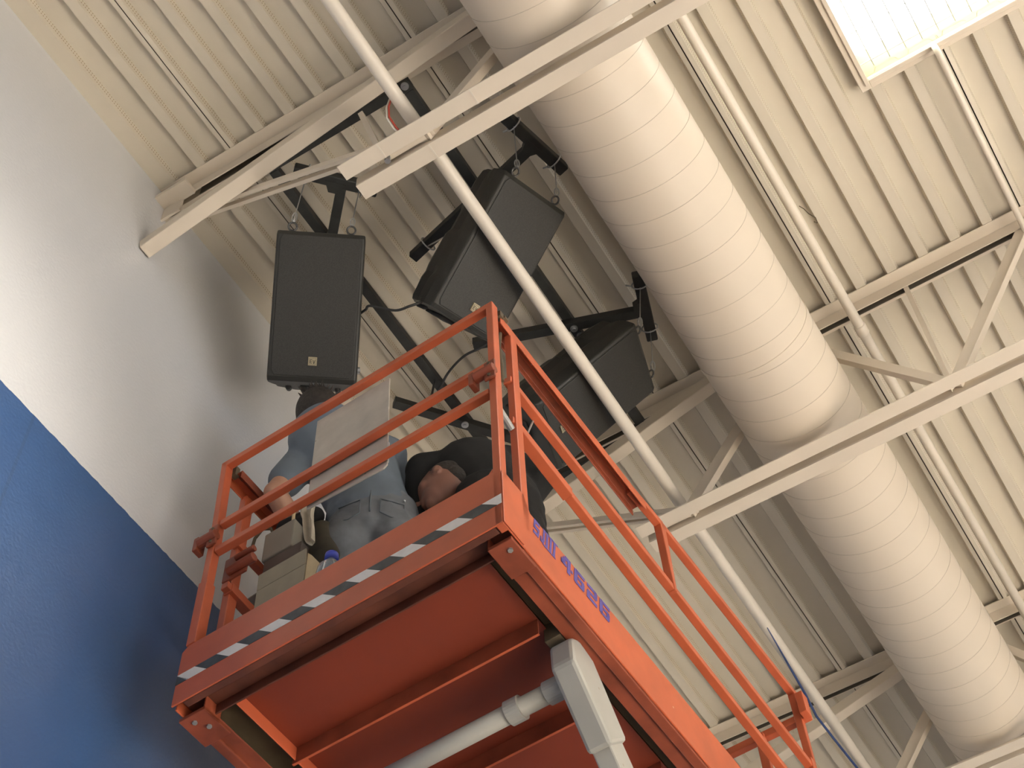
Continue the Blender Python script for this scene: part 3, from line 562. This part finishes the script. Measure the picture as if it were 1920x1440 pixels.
# second posts of the side rails
post('post', -0.026, 0.0, 0.108, 0.145, 0.10, 1.17); post('post', -1.158, -1.128, 0.125, 0.165, 0.10, 1.17)
L('post_gusset', 'orange', lambda b: b.prism([(-0.042, 0.0005, 0.252), (-0.026, 0.0005, 0.252), (-0.026, 0.0005, 0.272)], (0, 0.006, 0)))
L('post_gusset', 'orange', lambda b: b.prism([(0.001, 0.0, 0.0), (0.001, 0.10, 0.0), (0.001, 0.03, 0.20), (0.001, 0.0, 0.24)], (0.004, 0, 0)))
L('post_sleeve', 'orange', lambda b: b.box((-1.137, -0.003, 0.252), (-1.102, 0.038, 0.55)))
for sg, a0 in ((1, -0.020), (-1, -1.130)):
    # outer sliding top channel, then the thinner inner rail
    L('top_rail', 'orange', lambda b: b.angle((a0 + sg * 0.02, 0.05, 1.205), (a0 + sg * 0.02, 0.985, 1.205), 0.030, -0.048, 0.005, side=-sg), label='outer sliding part of the side top rail')
    L('top_rail', 'orange_worn_shaded', lambda b: b.angle((a0 - sg * 0.038, 0.05, 1.205), (a0 - sg * 0.038, 0.985, 1.205), 0.030, -0.040, 0.005, side=sg), label='inner leg of the sliding top rail')  # darker orange puts the channel's inner shade into the colour
    rail('top_rail', (a0 + sg * 0.004, 0.90, 1.196), (a0 + sg * 0.004, 1.12, 1.218), 0.028, 0.030); rail('top_rail', (a0 + sg * 0.004, 1.11, 1.212), (a0 + sg * 0.004, 2.16, 1.236), 0.028, 0.030)
    rail('mid_rail', (a0, 0.10, 0.880), (a0, 2.16, 0.838), 0.028, 0.030); rail('mid_rail', (a0, 0.10, 0.642), (a0, 2.16, 0.560), 0.028, 0.030)
    rail('rail_sleeve', (a0, 0.12, 0.6415), (a0, 0.43, 0.629), 0.036, 0.038)
    for bb in (1.115, 2.145):
        L('post', 'orange', lambda b: b.prism([(a0 - 0.012, bb - 0.020, 1.225), (a0 - 0.012, bb + 0.020, 1.225), (a0 - 0.012, bb + 0.016, 0.84), (a0 - 0.012, bb + 0.000, 0.84)], (0.030, 0, 0)), bevel=0.003)
    post('post', a0 - 0.018, a0 + 0.018, 2.12, 2.155, 0.10, 0.87)
rail('top_rail', (-1.13, 2.15, 1.10), (0.03, 2.15, 1.10), 0.03, 0.035); rail('mid_rail', (-1.13, 2.15, 0.62), (0.0, 2.15, 0.62))
post('post', -0.20, -0.165, 2.12, 2.15, 0.10, 1.10); post('post', -0.98, -0.95, 2.12, 2.15, 0.10, 1.10)
L('gate_hinge', 'orange', lambda b: b.box((0.005, 2.10, 1.08), (0.035, 2.15, 1.19)))
# hinge clamps for the folding rails
def clamp(a_, b_, c_, sg):
    def fn(b):
        b.box((a_ - 0.020, b_ - 0.012, c_ - 0.055), (a_ + 0.020, b_ - 0.002, c_ + 0.045)); b.tube([(a_ - sg * 0.055, b_ - 0.010, c_ - 0.01), (a_ + sg * 0.02, b_ - 0.010, c_ - 0.01)], 0.019, 12)
        b.box((a_ - sg * 0.075, b_ - 0.018, c_ - 0.042), (a_ - sg * 0.055, b_ + 0.02, c_ + 0.024)) if sg > 0 else b.box((a_ + 0.055, b_ - 0.018, c_ - 0.042), (a_ + 0.075, b_ + 0.02, c_ + 0.024))
    o = L('hinge_clamp', 'orange_worn_shaded', fn, bevel=0.003)
    for dc in (0.028, -0.038): L('hinge_bolt', 'rust', lambda b: b.tube([(a_, b_ - 0.016, c_ + dc), (a_, b_ - 0.012, c_ + dc)], 0.006, 8), bevel=0, parent=o)
clamp(-0.016, 0.0, 0.795, 1); clamp(-1.112, 0.0, 0.780, 1)
def clamp2(a_, b_, c_):
    def fn(b):
        b.box((a_ - 0.05, b_ - 0.012, c_ - 0.06), (a_ + 0.05, b_ - 0.002, c_ + 0.06)); b.tube([(a_ - 0.02, b_ - 0.02, c_ - 0.03), (a_ + 0.09, b_ - 0.02, c_ - 0.03)], 0.017, 12); b.tube([(a_ + 0.0, b_ - 0.015, c_ + 0.03), (a_ + 0.08, b_ - 0.015, c_ + 0.03)], 0.012, 12)
    L('hinge_clamp', 'orange_worn_shaded', fn, bevel=0.003)
clamp2(-1.095, 0.11, 0.72)
L('release_pin', 'galv', lambda b: (b.tube([(-0.018, 0.030, 0.63), (-0.018, 0.108, 0.60)], 0.011, 10), b.tube([(-0.018, 0.02, 0.70), (-0.022, 0.05, 0.62)], 0.005, 6)), bevel=0)
# hook-and-chain wire by the corner
L('safety_wire', 'galv', lambda b: b.tube([(-0.04, 0.16, 0.93), (-0.045, 0.20, 0.97), (-0.04, 0.26, 0.935), (-0.03, 0.28, 0.90), (-0.04, 0.24, 0.76), (-0.035, 0.21, 0.74)], 0.0035, 6), bevel=0)
L('hanging_chain', 'rust', lambda b: b.tube([(-0.02, 0.075, 1.14), (-0.024, 0.07, 1.05), (-0.02, 0.072, 0.92), (-0.022, 0.075, 0.84)], 0.006, 6), bevel=0)
L('latch', 'rust', lambda b: (b.box((-0.014, 0.040, 1.19), (0.006, 0.060, 1.222)), b.box((-0.010, 0.062, 1.20), (0.010, 0.085, 1.215))), bevel=0)
L('latch', 'rust', lambda b: (b.box((-1.135, 0.040, 1.19), (-1.115, 0.060, 1.24)), b.box((-1.125, 0.062, 1.20), (-1.105, 0.085, 1.215))), bevel=0)
# --- side number, stencil lettering on the side plate: S J I I I  4 6 2 6
def glyph(b, b0, w_, rects, x=0.0008, sh=0.16):
    c0, hh = 0.124, 0.075
    for (u0, v0, u1, v1) in rects:
        q = lambda u, v: (x, b0 + u * w_ + (v) * hh * sh, c0 + v * hh)
        b.prism([q(u0, v0), q(u1, v0), q(u1, v1), q(u0, v1)], (0.0008, 0, 0))
t_ = 0.24
G = {'S': [(0, .8, 1, 1), (0, .4, .3, .8), (.06, .4, 1, .6), (.7, .2, 1, .6), (0, 0, .94, .2)],
     'J': [(.55, .2, 1, 1), (0, 0, .85, .2), (0, 0, .3, .35)], 'I': [(0, 0, 1, 1)],
     '4': [(.58, 0, .88, 1), (0, .3, .52, .48), (.94, .3, 1.1, .48), (.0, .3, .22, .62), (.16, .5, .40, .84), (.34, .72, .56, 1)],
     '6': [(0, 0.05, .32, .95), (.12, .8, 1, 1), (.38, .42, .95, .6), (.7, .1, 1, .52), (.12, 0, .94, .18)],
     '2': [(0, .8, .95, 1), (.7, .5, 1, .92), (.08, .41, .92, .59), (0, .08, .3, .5), (0, 0, 1, .2)]}
def number(b):
    x = 0.156
    for ch, w_, adv in (('S', 0.030, 0.036), ('J', 0.022, 0.028), ('I', 0.011, 0.019), ('I', 0.011, 0.019), ('I', 0.011, 0.019)): glyph(b, x, w_, G[ch]); x += adv
    b.prism([(0.0008, 0.214, 0.196), (0.0008, 0.292, 0.196), (0.0008, 0.292, 0.202), (0.0008, 0.214, 0.202)], (0.0008, 0, 0)); b.prism([(0.0008, 0.205, 0.119), (0.0008, 0.272, 0.119), (0.0008, 0.272, 0.125), (0.0008, 0.205, 0.125)], (0.0008, 0, 0))
    for ch, x in (('4', 0.300), ('6', 0.369), ('2', 0.438), ('6', 0.507)): glyph(b, x, 0.056, G[ch])
mb = MB(LM); number(mb); mb.build('painted_number', 'blue_ink', sd, label='blue stencilled SJIII 4626')
# --- scissor stack and base (mostly below the frame of the photo)
hs, b0s, b1s = 1.45, 0.50, 1.80
for aa in (-0.10, -LW + 0.10):
    sgn = 1 if aa > -0.5 else -1
    for i in range(3):
        ct = -0.075 - i * hs; cb = ct - hs
        for j, (s0, s1) in enumerate(((b0s, b1s), (b1s, b0s))):
            off = 0.0 if j == i % 2 else -0.075 * sgn
            L('scissor_arm', 'grey_arm', lambda b: b.bar((aa + off, s0, ct), (aa + off, s1, cb), 0.060, 0.105), bevel=0.006)
L('arm_end_cap', 'grey_arm', lambda b: b.prism([(-0.135, 0.43, -0.02), (-0.135, 0.475, 0.01), (-0.135, 0.55, -0.01), (-0.135, 0.70, -0.205), (-0.135, 0.60, -0.30), (-0.135, 0.43, -0.11)], (0.078, 0, 0)), bevel=0.012)
L('cross_shaft', 'grey_arm', lambda b: b.tube([(-LW + 0.12, 0.52, -0.085), (-0.13, 0.52, -0.085)], 0.029, 24), bevel=0, smooth=True)
for x0, x1, rr in ((-0.20, -0.135, 0.036), (-0.33, -0.285, 0.038)): L('shaft_collar', 'grey_arm', lambda b: b.tube([(x0, 0.52, -0.085), (x1, 0.52, -0.085)], rr, 24), bevel=0)
L('slide_block', 'rust', lambda b: b.box((-0.14, 0.42, 0.0), (-0.088, 0.52, 0.07)))
zb_ = -0.075 - 3 * hs
L('chassis', 'orange', lambda b: (b.box((-LW + 0.0, 0.0, zb_ - 0.30), (0, LB, zb_ + 0.02))), bevel=0.02)
for aa in (-LW - 0.02, -0.02):
    for bb in (0.25, LB - 0.25):
        L('wheel', 'tyre', lambda b: b.tube([(aa - 0.03, bb, zb_ - 0.24), (aa + 0.07, bb, zb_ - 0.24)], 0.195, 28), bevel=0.01)

# ------------------------------------------------------------------ things on the platform
def LT(name, label, cat, a, b, c): return thing(name, label, cat, LM @ T3(a, b, c))
def LP(o, name, m, fn, **k):
    mb = MB(LM); fn(mb); return mb.build(name, m, o, **k)
bd = LT('notice_board', 'scuffed pale board hanging inside the end rails, behind the man in blue', 'board', -0.595, 0.05, 0.66)
LP(bd, 'panel', 'board', lambda b: b.prism([(-0.752, 0.034, 0.685), (-0.448, 0.034, 0.662), (-0.434, 0.034, 0.675), (-0.444, 0.034, 1.200), (-0.752, 0.034, 1.200)], (0, 0.006, 0)), bevel=0.002)
LP(bd, 'rivet', 'zinc', lambda b: b.tube([(-0.72, 0.031, 0.71), (-0.72, 0.034, 0.71)], 0.006, 8)); LP(bd, 'edge_strip', 'zinc', lambda b: b.box((-0.437, 0.0335, 0.69), (-0.433, 0.041, 0.80)))
cb = LT('control_box', 'grey control box hooked on the left rail of the lift, above the cardboard box', 'control box', -1.02, 0.24, 0.74)
LP(cb, 'housing', 'box_grey', lambda b: b.box((-1.085, 0.20, 0.835), (-0.955, 0.34, 0.985)), bevel=0.006)
LP(cb, 'base_unit', 'box_dark', lambda b: b.box((-1.075, 0.205, 0.745), (-0.915, 0.335, 0.833)), bevel=0.004)
LP(cb, 'hook', 'rust', lambda b: b.tube([(-1.06, 0.22, 0.98), (-1.07, 0.21, 1.02), (-1.10, 0.20, 1.03), (-1.13, 0.20, 1.0), (-1.14, 0.2, 0.93)], 0.006, 8))
pc = LT('tool_pouch', 'dark tool pouch lying over the control box at the left rail', 'tool pouch', -0.99, 0.24, 0.985)
LP(pc, 'pouch_body', 'blackcloth', lambda b: (b.cap((-1.03, 0.24, 1.02), (-0.93, 0.27, 1.05), 0.034, 0.036), b.cap((-1.05, 0.24, 1.0), (-0.95, 0.25, 1.01), 0.025, 0.03)), remesh=0.006)
LP(pc, 'hanging_pocket', 'pocket', lambda b: (b.cap((-0.915, 0.29, 0.96), (-0.885, 0.29, 0.80), 0.045, 0.05, lat=(1, 0, 0), k=1.2)), remesh=0.007)
LP(pc, 'strap', 'card_in', lambda b: b.tube([(-0.975, 0.215, 1.055), (-0.972, 0.21, 1.02), (-0.975, 0.215, 0.99)], 0.006, 8), smooth=True)
gl = MB(LM); rows = [(1.015, -0.925, -0.86, 0.0), (0.985, -0.930, -0.865, .4), (0.95, -0.925, -0.865, .8), (0.91, -0.910, -0.862, 1.4), (0.87, -0.905, -0.855, 1.9), (0.83, -0.895, -0.842, 2.6), (0.79, -0.885, -0.838, 3.1), (0.75, -0.868, -0.835, 3.6)]
vs = []; fs = []; n_ = 13
for c_, x0, x1, ph in rows:
    for k_ in range(n_): u_ = k_ / (n_ - 1); vs.append((x0 + (x1 - x0) * u_, 0.185 + 0.014 * math.sin(u_ * 9 + ph) + 0.006 * math.sin(u_ * 21 + ph * 2), c_ + 0.008 * math.sin(u_ * 7 + ph)))
for j_ in range(len(rows) - 1):
    for k_ in range(n_ - 1): fs.append((j_ * n_ + k_, j_ * n_ + k_ + 1, (j_ + 1) * n_ + k_ + 1, (j_ + 1) * n_ + k_))
gl.add(vs, fs); rg = gl.build('canvas_rag', 'glove', smooth=True, label='crumpled off-white canvas rag hanging below the pale board', cat='rag')
md = rg.modifiers.new('thickness', 'SOLIDIFY'); md.thickness = 0.006; md = rg.modifiers.new('sub', 'SUBSURF'); md.levels = 2; md.render_levels = 2
cbx = LT('cardboard_box', 'open cardboard box standing in the front left corner of the platform', 'box', -0.85, 0.2, 0.10)
def carton(b):
    x0, x1, y0, y1, z0, z1, t = -0.955, -0.765, 0.075, 0.36, 0.10, 0.46, 0.004
    b.box((x0, y0, z0), (x1, y0 + t, z1)); b.box((x0, y1 - t, z0), (x1, y1, z1)); b.box((x0, y0 + t, z0), (x0 + t, y1 - t, z1)); b.box((x1 - t, y0 + t, z0), (x1, y1 - t, z1)); b.box((x0, y0, z0), (x1, y1, z0 + t))
LP(cbx, 'carton', 'card', carton)
LP(cbx, 'flap', 'card', lambda b: b.prism([(-0.955, 0.075, 0.462), (-0.765, 0.075, 0.462), (-0.762, 0.066, 0.525), (-0.948, 0.066, 0.525)], (0, 0.004, 0)), label='front flap')
LP(cbx, 'flap', 'card_in', lambda b: b.prism([(-0.763, 0.078, 0.515), (-0.748, 0.08, 0.495), (-0.702, 0.09, 0.412), (-0.763, 0.078, 0.360)], (0, 0.004, 0)), label='right flap showing the tan inside')
LP(cbx, 'flap', 'card', lambda b: b.prism([(-0.955, 0.08, 0.46), (-0.955, 0.35, 0.46), (-1.015, 0.33, 0.49), (-1.015, 0.10, 0.49)], (-0.002, 0, 0.004)), label='left flap')
bt = LT('water_bottle', 'clear water bottle with a blue cap beside the cardboard box', 'bottle', -0.665, 0.080, 0.10)
LP(bt, 'bottle_body', 'clear', lambda b: b.tube([(-0.665, 0.080, 0.10), (-0.665, 0.080, 0.33), (-0.665, 0.080, 0.36), (-0.665, 0.080, 0.395), (-0.665, 0.080, 0.41)], [0.044, 0.044, 0.041, 0.018, 0.015], 24), smooth=True)
LP(bt, 'bottle_cap', 'blue_cap', lambda b: b.tube([(-0.665, 0.080, 0.408), (-0.665, 0.080, 0.432), (-0.665, 0.080, 0.436)], [0.022, 0.021, 0.016], 20), smooth=True)

# ------------------------------------------------------------------ people
def basis(f, up):
    f = V(f).normalized(); r = f.cross(V(up)).normalized(); return f, r, r.cross(f).normalized()
def head(b, c, f, up, s=1.0):
    f, r, u = basis(f, up); c = V(c)
    b.ell(c + f * 0.004 * s, (r * 0.074 * s, f * 0.094 * s, u * 0.110 * s)); b.ell(c + u * 0.03 * s - f * 0.018 * s, (r * 0.077 * s, f * 0.094 * s, u * 0.088 * s))
    b.ell(c + f * 0.040 * s - u * 0.055 * s, (r * 0.052 * s, f * 0.056 * s, u * 0.055 * s)); b.ell(c + f * 0.070 * s - u * 0.092 * s, (r * 0.026 * s, f * 0.024 * s, u * 0.020 * s))
    b.cap(c + f * 0.090 * s + u * 0.018 * s, c + f * 0.112 * s - u * 0.026 * s, 0.010 * s, 0.016 * s); b.ell(c + f * 0.083 * s + u * 0.034 * s, (r * 0.052 * s, f * 0.016 * s, u * 0.012 * s))
    b.ell(c + f * 0.092 * s - u * 0.057 * s, (r * 0.026 * s, f * 0.014 * s, u * 0.007 * s)); b.ell(c + f * 0.089 * s - u * 0.069 * s, (r * 0.022 * s, f * 0.014 * s, u * 0.008 * s))
    for sg in (-1, 1):
        b.ell(c + r * sg * 0.047 * s + f * 0.058 * s - u * 0.018 * s, (r * 0.024 * s, f * 0.020 * s, u * 0.02 * s))
        e = c + r * sg * 0.080 * s - f * 0.008 * s - u * 0.006 * s
        b.ell(e, (r * sg * 0.010 * s, (f * 0.019 - u * 0.002) * s, (u * 0.033 - f * 0.006) * s)); b.ell(e - u * 0.026 * s, (r * 0.007 * s, f * 0.010 * s, u * 0.011 * s))
    return f, r, u
def hand(b, wr, d, palm, s=1.0, side=1, curl=0.6):
    """palm with four bent fingers and a side thumb; d = pointing direction, palm = palm-facing normal"""
    d = V(d).normalized(); pn = V(palm); pn = (pn - d * pn.dot(d)).normalized(); lat = d.cross(pn) * side; wr = V(wr)
    b.cap(wr, wr + d * 0.07 * s, 0.022 * s, 0.021 * s, lat=lat, k=1.75)
    for i, (ln, o) in enumerate(((0.066, 0.030), (0.075, 0.010), (0.071, -0.010), (0.056, -0.029))):
        p = wr + d * 0.080 * s + lat * o * s; dd = d; rr = 0.0092
        for j, fr3 in enumerate((0.45, 0.32, 0.23)):
            dd = (dd + pn * curl * (0.45 + 0.35 * j)).normalized(); q = p + dd * ln * fr3 * 1.15 * s; b.cap(p, q, rr * s, (rr - 0.0009) * s, n=10, m=4); p = q; rr -= 0.0009
    p = wr + d * 0.022 * s + lat * 0.034 * s; q = p + (d * 0.55 + lat * 0.75 + pn * 0.3).normalized() * 0.042 * s; b.cap(p, q, 0.0125 * s, 0.011 * s, n=10, m=4); b.cap(q, q + (d * 0.9 + lat * 0.2 + pn * 0.35).normalized() * 0.032 * s, 0.0105 * s, 0.009 * s, n=10, m=4)

def person(label, J, hf, hup, skin, shirt, pants, base, hairfn, sleeve=0.6, hs_=1.0, lat=(0.85, 0.52, 0), long_sleeve=False, palms=None, curl=0.6):
    t = LT('person', label, 'person', *base); lat = V(lat); g = {k: V(v) for k, v in J.items()}
    b = MB(LM); head(b, g['head'], hf, hup, hs_)
    b.cap(g['neck'], g['head'] - V(hf).normalized() * 0.02, 0.056, 0.052)
    b.cap(g['chest'], g['neck'], 0.095, 0.055, lat=lat, k=1.3); b.cap(g['waist'], g['chest'], 0.098, 0.115, lat=lat, k=1.25); b.cap(g['pel'], g['waist'], 0.105, 0.098, lat=lat, k=1.3)
    for sd_ in 'LR':
        b.cap(g['chest'].lerp(g['sh' + sd_], 0.5), g['sh' + sd_], 0.07, 0.056); b.cap(g['sh' + sd_], g['el' + sd_], 0.048, 0.038); b.cap(g['el' + sd_], g['el' + sd_].lerp(g['wr' + sd_], 0.3), 0.040, 0.041); b.cap(g['el' + sd_].lerp(g['wr' + sd_], 0.3), g['wr' + sd_], 0.041, 0.027)
        b.cap(g['pel'], g['hip' + sd_], 0.09, 0.088); b.cap(g['hip' + sd_], g['kn' + sd_], 0.084, 0.055); b.cap(g['kn' + sd_], g['an' + sd_], 0.054, 0.038)
        dd = g['wr' + sd_] - g['el' + sd_]; hand(b, g['wr' + sd_], dd, (palms or {}).get(sd_, (0, 0, -1)), side=1 if sd_ == 'L' else -1, curl=curl)
    b.build('body', skin, t, remesh=0.0055)
    b = MB(LM); o = 0.016
    b.cap(g['chest'], g['neck'].lerp(g['chest'], 0.25), 0.108, 0.085, lat=lat, k=1.35); b.cap(g['waist'], g['chest'], 0.114, 0.132, lat=lat, k=1.28); b.cap(g['pel'].lerp(g['waist'], 0.55), g['waist'], 0.124, 0.114, lat=lat, k=1.32)
    for sd_ in 'LR':
        b.cap(g['chest'].lerp(g['sh' + sd_], 0.4), g['sh' + sd_], 0.088, 0.070); e = g['sh' + sd_].lerp(g['el' + sd_], 1.0 if long_sleeve else sleeve); b.cap(g['sh' + sd_], e, 0.068, 0.064 if not long_sleeve else 0.056)
        if long_sleeve: b.cap(g['el' + sd_], g['wr' + sd_], 0.056, 0.038)
    if 'hump' in g: b.cap(g['chest'], g['hump'], 0.125, 0.100, lat=lat, k=1.35); b.cap(g['hump'], g['shL'], 0.088, 0.070); b.cap(g['hump'], g['shR'], 0.088, 0.070)
    b.build('shirt', shirt, t, remesh=0.007)
    b = MB(LM); b.cap(g['pel'] + V((0, 0, 0.075)), g['pel'] - V((0, 0, 0.02)), 0.126, 0.130, lat=lat, k=1.30)
    for sd_ in 'LR':
        hp_ = g['hip' + sd_]; b.cap(g['pel'].lerp(hp_, 0.6) + V((0, 0, 0.0)), hp_ - V((0, 0, 0.06)), 0.118, 0.112); b.cap(hp_ - V((0, 0, 0.04)), g['kn' + sd_], 0.108, 0.076); b.cap(g['kn' + sd_], g['an' + sd_] + V((0, 0, 0.0)), 0.076, 0.062)
    jn = b.build('trousers', pants, t, remesh=0.007)
    for sd_ in 'LR':
        b = MB(LM); a_ = g['an' + sd_]; fd = V((-lat.y, lat.x, 0)); b.cap(a_ + V((0, 0, -0.045)) - fd * 0.05, a_ + V((0, 0, -0.052)) + fd * 0.15, 0.042, 0.036, lat=lat, k=1.2); b.cap(a_ + V((0, 0, 0.03)), a_ + V((0, 0, -0.04)), 0.05, 0.045); b.build('boot', 'shoe', t, remesh=0.007)
    hairfn(t, g); return t, g, jn
# person in blue-grey T-shirt, seen from behind and below
J1 = dict(head=(-0.945, 0.252, 1.645), neck=(-0.885, 0.290, 1.520), shL=(-1.000, 0.262, 1.455), shR=(-0.745, 0.430, 1.465), chest=(-0.850, 0.350, 1.385), waist=(-0.800, 0.400, 1.15), pel=(-0.79, 0.425, 1.02),
          elL=(-1.035, 0.165, 1.155), wrL=(-1.03, 0.36, 1.06), elR=(-0.83, 0.60, 1.28), wrR=(-0.93, 0.74, 1.45), hipL=(-0.875, 0.375, 0.94), hipR=(-0.70, 0.475, 0.94), knL=(-0.92, 0.44, 0.56), knR=(-0.73, 0.56, 0.56), anL=(-0.90, 0.42, 0.19), anR=(-0.70, 0.55, 0.19), hump=(-0.905, 0.222, 1.500))
def hair1(t, g):
    f, r, u = basis((-0.45, 0.75, 0.28), (0.1, -0.2, 1)); c = g['head']; b = MB(LM)
    b.ell(c - f * 0.022 + u * 0.028, (r * 0.089, f * 0.098, u * 0.097)); b.ell(c - f * 0.045 - u * 0.035, (r * 0.073, f * 0.058, u * 0.062)); b.ell(c - f * 0.03 + u * 0.075, (r * 0.062, f * 0.07, u * 0.055))
    b.build('hair', 'hair', t, remesh=0.006); b = MB(LM)
    for i in range(36):
        a = random.uniform(-1.2, 1.2); e = random.uniform(0.6, 1.4); d = (-f * math.cos(a) * math.cos(e) + r * math.sin(a) * math.cos(e) + u * math.sin(e)); p = c + u * 0.03 - f * 0.02 + V((d.x, d.y, d.z)) * 0.088
        b.tube([p, p + (d + r * random.uniform(-.5, .5) + u * 0.4) * random.uniform(0.012, 0.028)], [0.006, 0.001], 5)
    b.build('hair_tufts', 'hair', t)
p1, g1, jn1 = person('person in blue-grey T-shirt and jeans, seen from behind, standing under the leftmost speaker', J1, (-0.45, 0.75, 0.28), (0.1, -0.2, 1), 'skin', 'shirt', 'jeans', (-0.80, 0.49, 0.10), hair1, sleeve=0.66, palms={'L': (0.6, 0.3, -0.4), 'R': (0, -0.3, -1)})
# jeans details: seat seam, belt line, pockets, rivet
fb = V((0.52, -0.85, 0)); lt_ = V((0.85, 0.52, 0)); pc_ = g1['pel']
def on_back(u_, c_, d_=0.133): return pc_ + lt_ * u_ + fb * math.sqrt(max(0.0, d_ ** 2 - (u_ / 1.28) ** 2)) * 1.0 + V((0, 0, c_))
mb = MB(LM); mb.tube([on_back(0.0, z, 0.128) for z in (0.07, 0.03, -0.01, -0.05)], 0.0032, 6)
for u0 in (0.035, -0.115):
    q = [on_back(u0, 0.015), on_back(u0 + 0.08, 0.015), on_back(u0 + 0.08, -0.06), on_back(u0 + 0.04, -0.08), on_back(u0, -0.06), on_back(u0, 0.015)]; mb.tube(q, 0.0022, 5)
mb.build('pocket_seams', 'jeans_seam', jn1, smooth=True)
mb = MB(LM); mb.ell(on_back(0.115, 0.035, 0.135), ((0.005, 0, 0), (0, 0.005, 0), (0, 0, 0.005)), 8, 6); mb.build('pocket_rivet', 'zinc', jn1)
# person in black, bending over behind the corner post, head turned to the left
J2 = dict(head=(-0.556, 0.514, 1.190), neck=(-0.515, 0.570, 1.275), shL=(-0.625, 0.490, 1.330), shR=(-0.390, 0.670, 1.400), chest=(-0.480, 0.615, 1.350), waist=(-0.40, 0.650, 1.17), pel=(-0.39, 0.615, 1.0),
          elL=(-0.665, 0.520, 1.14), wrL=(-0.64, 0.60, 0.93), elR=(-0.275, 0.735, 1.29), wrR=(-0.46, 0.73, 1.06), hipL=(-0.43, 0.55, 0.93), hipR=(-0.35, 0.66, 0.93), knL=(-0.50, 0.58, 0.54), knR=(-0.42, 0.72, 0.54), anL=(-0.48, 0.68, 0.19), anR=(-0.40, 0.80, 0.19))
HF2 = (-0.86, -0.22, -0.36)
def hair2(t, g):
    f, r, u = basis(HF2, (-0.25, 0.25, 1)); c = g['head']; b = MB(LM)
    b.ell(c - f * 0.030 + u * 0.036, (r * 0.082, f * 0.090, u * 0.084)); b.ell(c - f * 0.058 - u * 0.02, (r * 0.066, f * 0.042, u * 0.06)); b.build('hair', 'hair', t, remesh=0.006)
    b = MB(LM)
    for sg in (-1, 1): b.cap(c + f * 0.093 + u * 0.037 + r * sg * 0.018, c + f * 0.083 + u * 0.041 + r * sg * 0.05, 0.005, 0.004, n=8, m=3)
    b.build('eyebrow', 'hair', t)
    for sg in (-1, 1): b = MB(LM); b.ell(c + f * 0.079 + u * 0.018 + r * sg * 0.032, (f * 0.006, r * 0.011, u * 0.005), 12, 8); b.build('eye', 'eye', t, smooth=True)
person('person in black clothes bending behind the right corner post, head turned to the left', J2, HF2, (-0.25, 0.25, 1), 'skin2', 'blackcloth', 'blackcloth', (-0.22, 0.80, 0.10), hair2, long_sleeve=True, lat=(0.55, 0.80, 0.1), palms={'L': (0, 0, -1), 'R': (0, 0, -1)})
